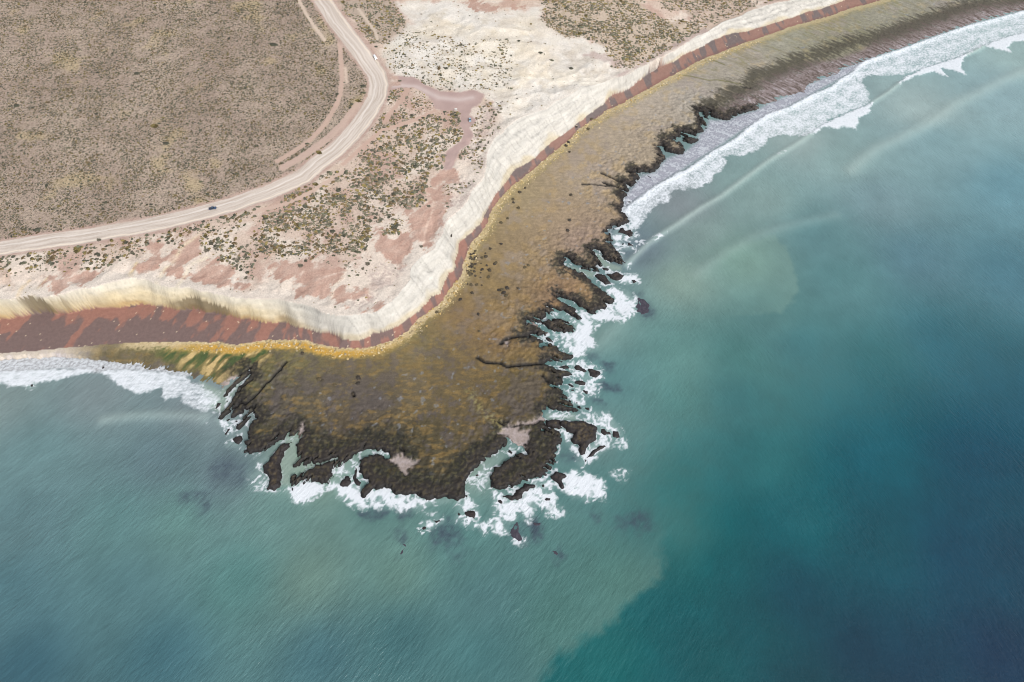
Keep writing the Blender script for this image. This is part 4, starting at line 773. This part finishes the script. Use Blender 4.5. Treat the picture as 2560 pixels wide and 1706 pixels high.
for k in range(6):
    v, f, kk = shrub_proto(600+k, True); cb = PAL[k]*.78
    protoB.append(fast_mesh('shrub', v, f, albedo(cb[None]*kk[:, None]), M_leaf, link=False, smooth=False))
def thing_mesh(name, me, loc, sc, rz, label, cat, group):
    o = bpy.data.objects.new(name, me); scene.collection.objects.link(o); o.location = loc; o.scale = sc; o.rotation_euler = (0, 0, rz)
    o['label'] = label; o['category'] = cat
    if group: o['group'] = group
    return o
cnt = 0
for k, (wn_, a, b_, r, lab) in enumerate(NAMED):
    (u, v), = T(f'{wn_} {a} {b_}'); x, y, z = ground(u, v)
    ci = 2 if ('olive' in lab or 'green' in lab) else (4 if 'grey' in lab else (3 if 'brown' in lab else [5, 1, 5][k % 3]))
    thing_mesh('shrub', protoB[ci], (x, y, z-.1), (r*(1.35 if 'wide' in lab or 'long' in lab else 1), r*.85, r*.75), random.uniform(-.3, .3), lab, 'shrub', 'low shrubs of the coastal scrub'); cnt += 1
# the largest of the rest, by how big they show
vis = (np.abs((pos[:, 0])/(pos[:, 1]*sa+(CAM_H-22)*ca)) < .76) & (pos[:, 1]*ca-(CAM_H-22)*sa < .51*(pos[:, 1]*sa+(CAM_H-22)*ca))
app = pos[:, 2]/np.hypot(pos[:, 1], CAM_H)*vis
order = np.argsort(-app); sel = order[:300-cnt]; rest = np.ones(len(pos), bool); rest[sel] = False
MARKS = [('A 300 200', 'in the far top left of the plain'), ('A 1200 300', 'in the upper middle of the plain'), ('A 2200 300', 'in the plain right of centre top'), ('A 300 1200', 'at the left edge of the plain'), ('A 1300 1200', 'in the centre of the plain'), ('B 100 1200', 'in the plain left of the road bend'),
 ('B 500 700', 'in the plain beside the old track'), ('B 400 100', 'by the old track left of the road top'), ('E 300 300', 'in the lower left corner of the plain'), ('E 1300 200', 'in the plain above the pickup road stretch'), ('B 1000 150', 'on the scrub strip right of the road top'), ('B 1400 450', 'on the white slope right of the white van'),
 ('B 2000 450', 'on the white badlands above the parking area'), ('B 1500 950', 'in the scrub wedge left of the parking area'), ('B 1200 1050', 'between road and diagonal track'), ('B 1800 1150', 'left of the silver car'), ('B 1500 1250', 'in the scrub just below the diagonal track'), ('B 1000 1450', 'at the narrow top of the scrub field by the road'),
 ('B 1500 1500', 'in the upper middle of the scrub field'), ('B 2150 1050', 'on the slope right of the silver car'), ('B 2000 1450', 'on the slope right of the red path'), ('F 200 300', 'at the scrub field edge beside the lower road curve'), ('F 700 300', 'in the middle of the scrub field'), ('F 1200 250', 'in the right part of the scrub field'),
 ('F 1400 450', 'between scrub field and winding red path'), ('F 200 600', 'in the lower left of the scrub field'), ('F 700 650', 'in the lower middle of the scrub field'), ('F 1050 500', 'beside the notch of bare red earth'), ('F 900 850', 'on the pale tip below the scrub field'), ('F 200 1000', 'on the reddish bare ground near the cliff'),
 ('E 2200 600', 'at the western end of the scrub field'), ('E 2250 850', 'on white soil at the western scrub field'), ('E 1700 550', 'just below the road under the pickup'), ('E 1100 680', 'on the strip below the road, left of centre'), ('E 600 780', 'on the pale strip below the left road'), ('E 150 830', 'on the pale strip at the left edge'), ('E 500 1000', 'on the bare slope above the left cliff'),
 ('C 700 250', 'in the dark scrub patch above the eastern cliff'), ('C 1100 150', 'in the right half of the dark scrub patch'), ('C 1000 450', 'at the lower end of the dark scrub patch'), ('C 1700 150', 'in the top right scrub'), ('C 2200 150', 'at the far right of the top scrub'), ('C 300 600', 'in the white hollow above the cliff')]
MK = np.array([ground(*T(m_)[0])[:2] for m_, _ in MARKS]); CN = ['grey green', 'dark green', 'olive', 'brownish', 'pale grey', 'blackish green']
for k in sel:
    x, y, r, zi = pos[k]; zi = int(zi); ci = int(rng.integers(0, 6))
    thing_mesh('shrub', protoB[ci], (x, y, H(x, y)-.08), (r*1.1, r, r*.8), rng.random()*6.28, CN[ci]+' shrub '+MARKS[int(np.argmin(np.hypot(MK[:, 0]-x, MK[:, 1]-y)))][1], 'shrub', 'low shrubs of the coastal scrub')
def scatter(name, P, R_, col, seed, flat, label, cat, material, big=.0):
    protos = [shrub_proto(seed+k, False) for k in range(5)]; VV = []; FF = []; CCc = []; n = 0
    idx = rng.integers(0, 5, len(P))
    for k in range(5):
        m = idx == k; v, f, kk = protos[k]; p = P[m]; r = R_[m]; c = col[m]; a = rng.random(len(p))*6.28
        cs, sn = np.cos(a), np.sin(a); st = rng.uniform(.8, 1.3, len(p))
        vx = (v[None, :, 0]*cs[:, None]-v[None, :, 1]*sn[:, None])*(r*st)[:, None]; vy = (v[None, :, 0]*sn[:, None]+v[None, :, 1]*cs[:, None])*(r/st)[:, None]; vz = v[None, :, 2]*(r*flat)[:, None]
        V = np.stack([vx+p[:, 0:1], vy+p[:, 1:2], vz+p[:, 2:3]], 2).reshape(-1, 3)
        F_ = (f[None]+(np.arange(len(p))*len(v))[:, None, None]).reshape(-1, 3)+n; n += len(V)
        VV.append(V); FF.append(F_); CCc.append(np.repeat(albedo(c), len(v), 0))
    return fast_mesh(name, np.concatenate(VV), np.concatenate(FF), np.concatenate(CCc), material, 'stuff', label, cat, smooth=False)
Pp = pos[rest]; zz = samp(Z, Pp[:, 0], Pp[:, 1])-.05
scatter('scrub', np.stack([Pp[:, 0], Pp[:, 1], zz], 1), Pp[:, 2], pc[rest], 620, .75, 'dense low scrub of small grey green and olive bushes over the plateau', 'scrub', M_leaf)
print('shrubs', len(pos))

# boulders: pale fallen blocks at the cliff foot, dark blocks on the platform
def rock_me(seed, col):
    r = np.random.default_rng(seed); v, f = blob(1, r, .7, .28); return fast_mesh('boulder', v, f, np.tile(albedo(rgb(*col)), (len(v), 1)), M_reef, link=False, smooth=False)
PB = [rock_me(700+k, c) for k, c in enumerate(((190, 166, 118), (176, 150, 98), (160, 144, 112), (204, 186, 148)))]
DBm = [rock_me(720+k, c) for k, c in enumerate(((72, 64, 52), (88, 78, 58), (60, 54, 48)))]
bl = np.array(BEACH[3:]); seg = np.linalg.norm(np.diff(bl, axis=0), axis=1); cum = np.concatenate([[0], np.cumsum(seg)])
def along(n):
    t = rng.random(n)*cum[-1]; k = np.clip(np.searchsorted(cum, t)-1, 0, len(seg)-1); f = (t-cum[k])/seg[k]; p = bl[k]+(bl[k+1]-bl[k])*f[:, None]
    d = (bl[k+1]-bl[k])/seg[k][:, None]; nrm = np.stack([-d[:, 1], d[:, 0]], 1); return p, nrm
p, nr = along(5200); q = p+nr*(rng.normal(0, 1, (len(p), 1))*2.2+3.2)
okk = (samp(dB, q[:, 0], q[:, 1]) < .3) & (samp(dB, q[:, 0], q[:, 1]) > -11) & (q[:, 0] > -215) & (q[:, 1] < 560); q = q[okk]
rr = .25+.6*rng.random(len(q))**3.5; od = np.argsort(-rr*(1+(q[:, 1] < 330)*.4))
BM = [('a 1050 30', 'at the weedy western end'), ('a 1500 60', 'left of the cliff point'), ('a 1900 120', 'just left below the cliff point'), ('a 2300 150', 'right under the cliff point'), ('F 1250 1560', 'right of the cliff point'), ('F 1480 1400', 'where the beach narrows'), ('F 1680 1240', 'above the narrow beach'),
 ('F 1820 1050', 'below the widest white cliff'), ('F 1930 800', 'beside the dark boulder cluster'), ('F 2050 600', 'above the dark boulder cluster'), ('F 2180 350', 'at the middle of the eastern cliff'), ('F 2300 180', 'at the upper eastern cliff'), ('C 330 1440', 'at the lower right beach'), ('C 700 1130', 'beside the right beach'), ('C 1100 900', 'at the far right beach'), ('C 1500 680', 'near the top right beach')]
BMK = np.array([ground(*T(m_)[0])[:2] for m_, _ in BM])
for k in od[:150]:
    x, y = q[k]
    ci = int(rng.integers(0, 4)); j = int(np.argmin(np.hypot(BMK[:, 0]-x, BMK[:, 1]-y)))
    seg_l = ('large ' if rr[k] > .85 else '')+('cream', 'ochre', 'greyish', 'whitish')[ci]+' boulder in the rubble line '+BM[j][1]
    thing_mesh('boulder', PB[ci], (x, y, H(x, y)-.1), (rr[k]*1.2, rr[k], rr[k]*.9), rng.random()*6.28, seg_l, 'boulder', 'pale boulders along the beach foot')
q2 = q[od[150:]]; cols = np.array([(206, 184, 140), (190, 168, 118), (172, 150, 100), (150, 138, 90), (214, 196, 160)], float)[rng.integers(0, 5, len(q2))]
scatter('rubble', np.stack([q2[:, 0], q2[:, 1], samp(Z, q2[:, 0], q2[:, 1])-.05], 1), rr[od[150:]], cols, 640, .8, 'line of small cream and ochre stones between beach and reef', 'rubble', M_reef)
DK = [('F 2250 675 2150 720 2110 790 2075 800 2200 850 2190 860 2145 915 2075 910 1975 1050 2025 1050 1985 1125 1875 1185 2135 980 1960 945 2230 1100 2260 1095 2305 1080 2040 1320 1660 1300 1790 600 2050 1475 2310 440 2250 480', 'dark boulder on the brown reef flat below the white cliff'),
      ('G 120 160 70 200 10 265 15 295 540 225 530 455 60 345 510 550 150 870 120 890 55 1080', 'dark boulder scattered on the golden reef flat of the eastern shore'),
      ('f 255 145 295 135 315 175 365 112 350 215', 'dark boulder in the small cluster on the reef left of the long inlets'), ('a 1505 200 1750 580 1800 600 1975 665 2320 640 2330 560 2240 800', 'dark boulder on the brown reef head below the golden rubble'),
      ('C 590 1168 728 1097', 'dark block lying on the red beach'), ('C 700 1188 520 1310 528 1398 495 1340', 'dark boulder on the reef just outside the red beach')]
for s, lab in DK:
    for u, v in T(s):
        x, y, z = ground(u, v); r = random.uniform(.8, 1.35)
        j = T(s).index((u, v)); lb = lab if len(T(s)) < 3 else lab.replace('dark boulder', ('topmost', 'second', 'third', 'fourth', 'fifth', 'sixth', 'seventh', 'eighth', 'ninth', 'tenth')[sorted(q_[1] for q_ in T(s)).index(v) if sorted(q_[1] for q_ in T(s)).index(v) < 10 else 9]+' dark boulder') if len(T(s)) < 11 else 'dark boulder '+('well ' if samp(dB, x, y) < -30 else '')+'out on the reef flat '+BM[int(np.argmin(np.hypot(BMK[:, 0]-x, BMK[:, 1]-y)))][1]
        thing_mesh('boulder', DBm[random.randrange(3)], (x, y, z), (r*1.2, r, r*.8), random.random()*6.28, lb, 'boulder', 'dark boulders on the reef')
for k in range(70):
    (u, v), = T('F %f %f' % (random.gauss(1960, 60), random.gauss(850, 90))); x, y, z = ground(u, v)
    if samp(dB, x, y) > -3: continue
    r = random.uniform(.5, .95); lab = 'small dark boulder in the cluster at the foot of the eastern beach'
    thing_mesh('boulder', DBm[random.randrange(3)], (x, y, z), (r*1.2, r, r*.8), random.random()*6.28, lab, 'boulder', 'dark boulders on the reef')

# ------------------------------------------------------------------ vehicles and the roadside sign
print('vehicles')
def simple_mat(name, col, rough=.4, metal=0.0, coat=0.0):
    m, n, b = mat(name); b.inputs['Roughness'].default_value = rough; b.inputs['Metallic'].default_value = metal; b.inputs['Coat Weight'].default_value = coat
    no = N(n, 'ShaderNodeTexNoise'); no.inputs['Scale'].default_value = 6; r_ = N(n, 'ShaderNodeMapRange'); r_.inputs[3].default_value = .88; r_.inputs[4].default_value = 1.1
    tc = N(n, 'ShaderNodeTexCoord'); n.links.new(tc.outputs['Object'], no.inputs['Vector']); n.links.new(no.outputs['Fac'], r_.inputs[0])
    s_ = N(n, 'ShaderNodeVectorMath', operation='SCALE'); s_.inputs[0].default_value = col; n.links.new(r_.outputs[0], s_.inputs['Scale']); n.links.new(s_.outputs[0], b.inputs['Base Color']); return m
M_glass = simple_mat('car_glass', (.02, .03, .04), .08); M_tyre = simple_mat('rubber', (.02, .02, .02), .8); M_rim = simple_mat('alloy', (.4, .4, .42), .35, .8)
M_lamp = simple_mat('lamp_lens', (.7, .7, .68), .15); M_red = simple_mat('tail_lens', (.35, .02, .02), .2); M_dark = simple_mat('trim', (.03, .03, .035), .6)
def part(name, v, f, m, parent, bevel=0.0):
    me = bpy.data.meshes.new(name); me.from_pydata([tuple(p) for p in v], [], f); me.materials.append(m); me.update()
    o = bpy.data.objects.new(name, me); scene.collection.objects.link(o); o.parent = parent
    if bevel:
        b = o.modifiers.new('bevel', 'BEVEL'); b.width = bevel; b.segments = 2; b.limit_method = 'ANGLE'
        for p in me.polygons: p.use_smooth = False
    return o
def box(x0, x1, y0, y1, z0, z1):
    v = [(x0, y0, z0), (x1, y0, z0), (x1, y1, z0), (x0, y1, z0), (x0, y0, z1), (x1, y0, z1), (x1, y1, z1), (x0, y1, z1)]
    return v, [(0, 3, 2, 1), (4, 5, 6, 7), (0, 1, 5, 4), (1, 2, 6, 5), (2, 3, 7, 6), (3, 0, 4, 7)]
def extrude(prof, w0, w1=None):
    """side profile (x,z) extruded across y; w1 narrows the top points"""
    n = len(prof); zm = max(p[1] for p in prof); zl_ = min(p[1] for p in prof); w1 = w1 or w0
    wy = [w0+(w1-w0)*((p[1]-zl_)/(zm-zl_)) for p in prof]
    v = [(x, -wy[i], z) for i, (x, z) in enumerate(prof)]+[(x, wy[i], z) for i, (x, z) in enumerate(prof)]
    f = [tuple(range(n)), tuple(range(2*n-1, n-1, -1))]+[(i, n+i, n+(i+1) % n, (i+1) % n) for i in range(n)]
    return v, f
def cyl(x, y, z, r, w, n=20):
    v = [(x+r*math.cos(2*math.pi*i/n), y-w/2, z+r*math.sin(2*math.pi*i/n)) for i in range(n)]+[(x+r*math.cos(2*math.pi*i/n), y+w/2, z+r*math.sin(2*math.pi*i/n)) for i in range(n)]
    return v, [tuple(range(n)), tuple(range(2*n-1, n-1, -1))]+[(i, n+i, n+(i+1) % n, (i+1) % n) for i in range(n)]
def vehicle(name, u, v, heading, kind, paint, label, cat):
    x, y, z = ground(u, v); root = bpy.data.objects.new(name, None); scene.collection.objects.link(root)
    root.location = (x, y, z+.06); root.rotation_euler = (0, 0, R(heading)); root['label'] = label; root['category'] = cat
    if kind == 'pickup':
        body = [(-2.6, .45), (2.55, .45), (2.6, .8), (2.5, 1.02), (1.25, 1.12), (-.75, 1.12), (-.75, 1.08), (-2.6, 1.08)]; cab = [(-.75, 1.1), (1.25, 1.1), (.55, 1.72), (-.55, 1.75)]; w_, wt, wx, wr = .92, .72, 1.6, .38
    elif kind == 'van':
        body = [(-2.4, .4), (2.35, .4), (2.4, .8), (2.2, 1.05), (1.5, 1.2), (-2.4, 1.2)]; cab = [(-2.38, 1.18), (1.5, 1.18), (.95, 1.9), (-2.3, 1.95)]; w_, wt, wx, wr = .92, .8, 1.45, .35
    else:
        body = [(-2.1, .38), (2.1, .38), (2.18, .65), (2.05, .85), (1.0, .95), (-1.95, .98), (-2.15, .7)]; cab = [(-1.85, .95), (1.0, .93), (.3, 1.45), (-1.35, 1.47)]; w_, wt, wx, wr = .88, .66, 1.3, .33
    M_p = simple_mat(name+'_paint', paint, .3, .3, .6)
    bd = part('body', *extrude(body, w_), M_p, root, .09)
    part('window', *extrude(cab, w_-.04, wt), M_glass, root, .05)
    cx = [p[0] for p in cab]; zt = max(p[1] for p in cab); part('roof', *box(cab[3][0]-.02, cab[2][0]+.02, -wt-.02, wt+.02, zt-.06, zt+.03), M_p, root, .03)
    if kind == 'pickup': part('cargo_bed', *box(-2.5, -.85, -.75, .75, .9, 1.085), M_dark, root)
    for sx in (-1, 1):
        for sy in (-1, 1):
            t = part('tyre', *cyl(sx*wx, sy*(w_-.08), wr-.02, wr, .24), M_tyre, root); t.name = 'wheel'
            part('rim', *cyl(sx*wx, sy*(w_+.03), wr-.02, wr*.6, .06), M_rim, t)
    for sy in (-1, 1):
        part('headlight', *box(body[1][0]-.05, body[1][0]+.10, sy*.68-.16, sy*.68+.16, .62, .78), M_lamp, root)
        part('tail_light', *box(body[0][0]-.03, body[0][0]+.06, sy*.72-.12, sy*.72+.12, .7, .9), M_red, root)
        part('mirror', *box(cab[1][0]-.35, cab[1][0]-.2, sy*(w_+.12)-.09, sy*(w_+.12)+.09, 1.05, 1.22), M_p, root)
    part('bumper', *box(body[1][0], body[1][0]+.1, -w_+.08, w_-.08, .42, .6), M_dark, root, .03)
    return root
vehicle('pickup_truck', 532.5, 523, 12, 'pickup', (.035, .07, .14), 'dark blue pickup truck driving along the pale gravel road', 'pickup truck')
vehicle('parked_car', 1175, 302, -84, 'car', (.30, .42, .52), 'silver blue car parked on the red earth below the pull-out', 'car')
vehicle('parked_van', 938.5, 146.5, -62, 'van', (.8, .82, .86), 'small white van at the edge of the gravel road above the bend', 'van')
x, y, z = ground(1140, 277); root = bpy.data.objects.new('information_sign', None); scene.collection.objects.link(root); root.location = (x, y, z)
root['label'] = 'small white sign on two posts at the edge of the parking area'; root['category'] = 'sign'
M_w = simple_mat('white_board', (.62, .62, .6), .7); M_post = simple_mat('post_wood', (.38, .35, .31), .8)
part('board', *box(-1.0, 1.0, -.06, .06, .9, 2.1), M_w, root, .02)
for s in (-1, 1): part('post', *box(s*.75-.06, s*.75+.06, .065, .18, -.2, 2.2), M_post, root)
part('base_slab', *box(-1.1, 1.6, -.5, .5, -.1, .12), M_post, root, .03)
print('done')
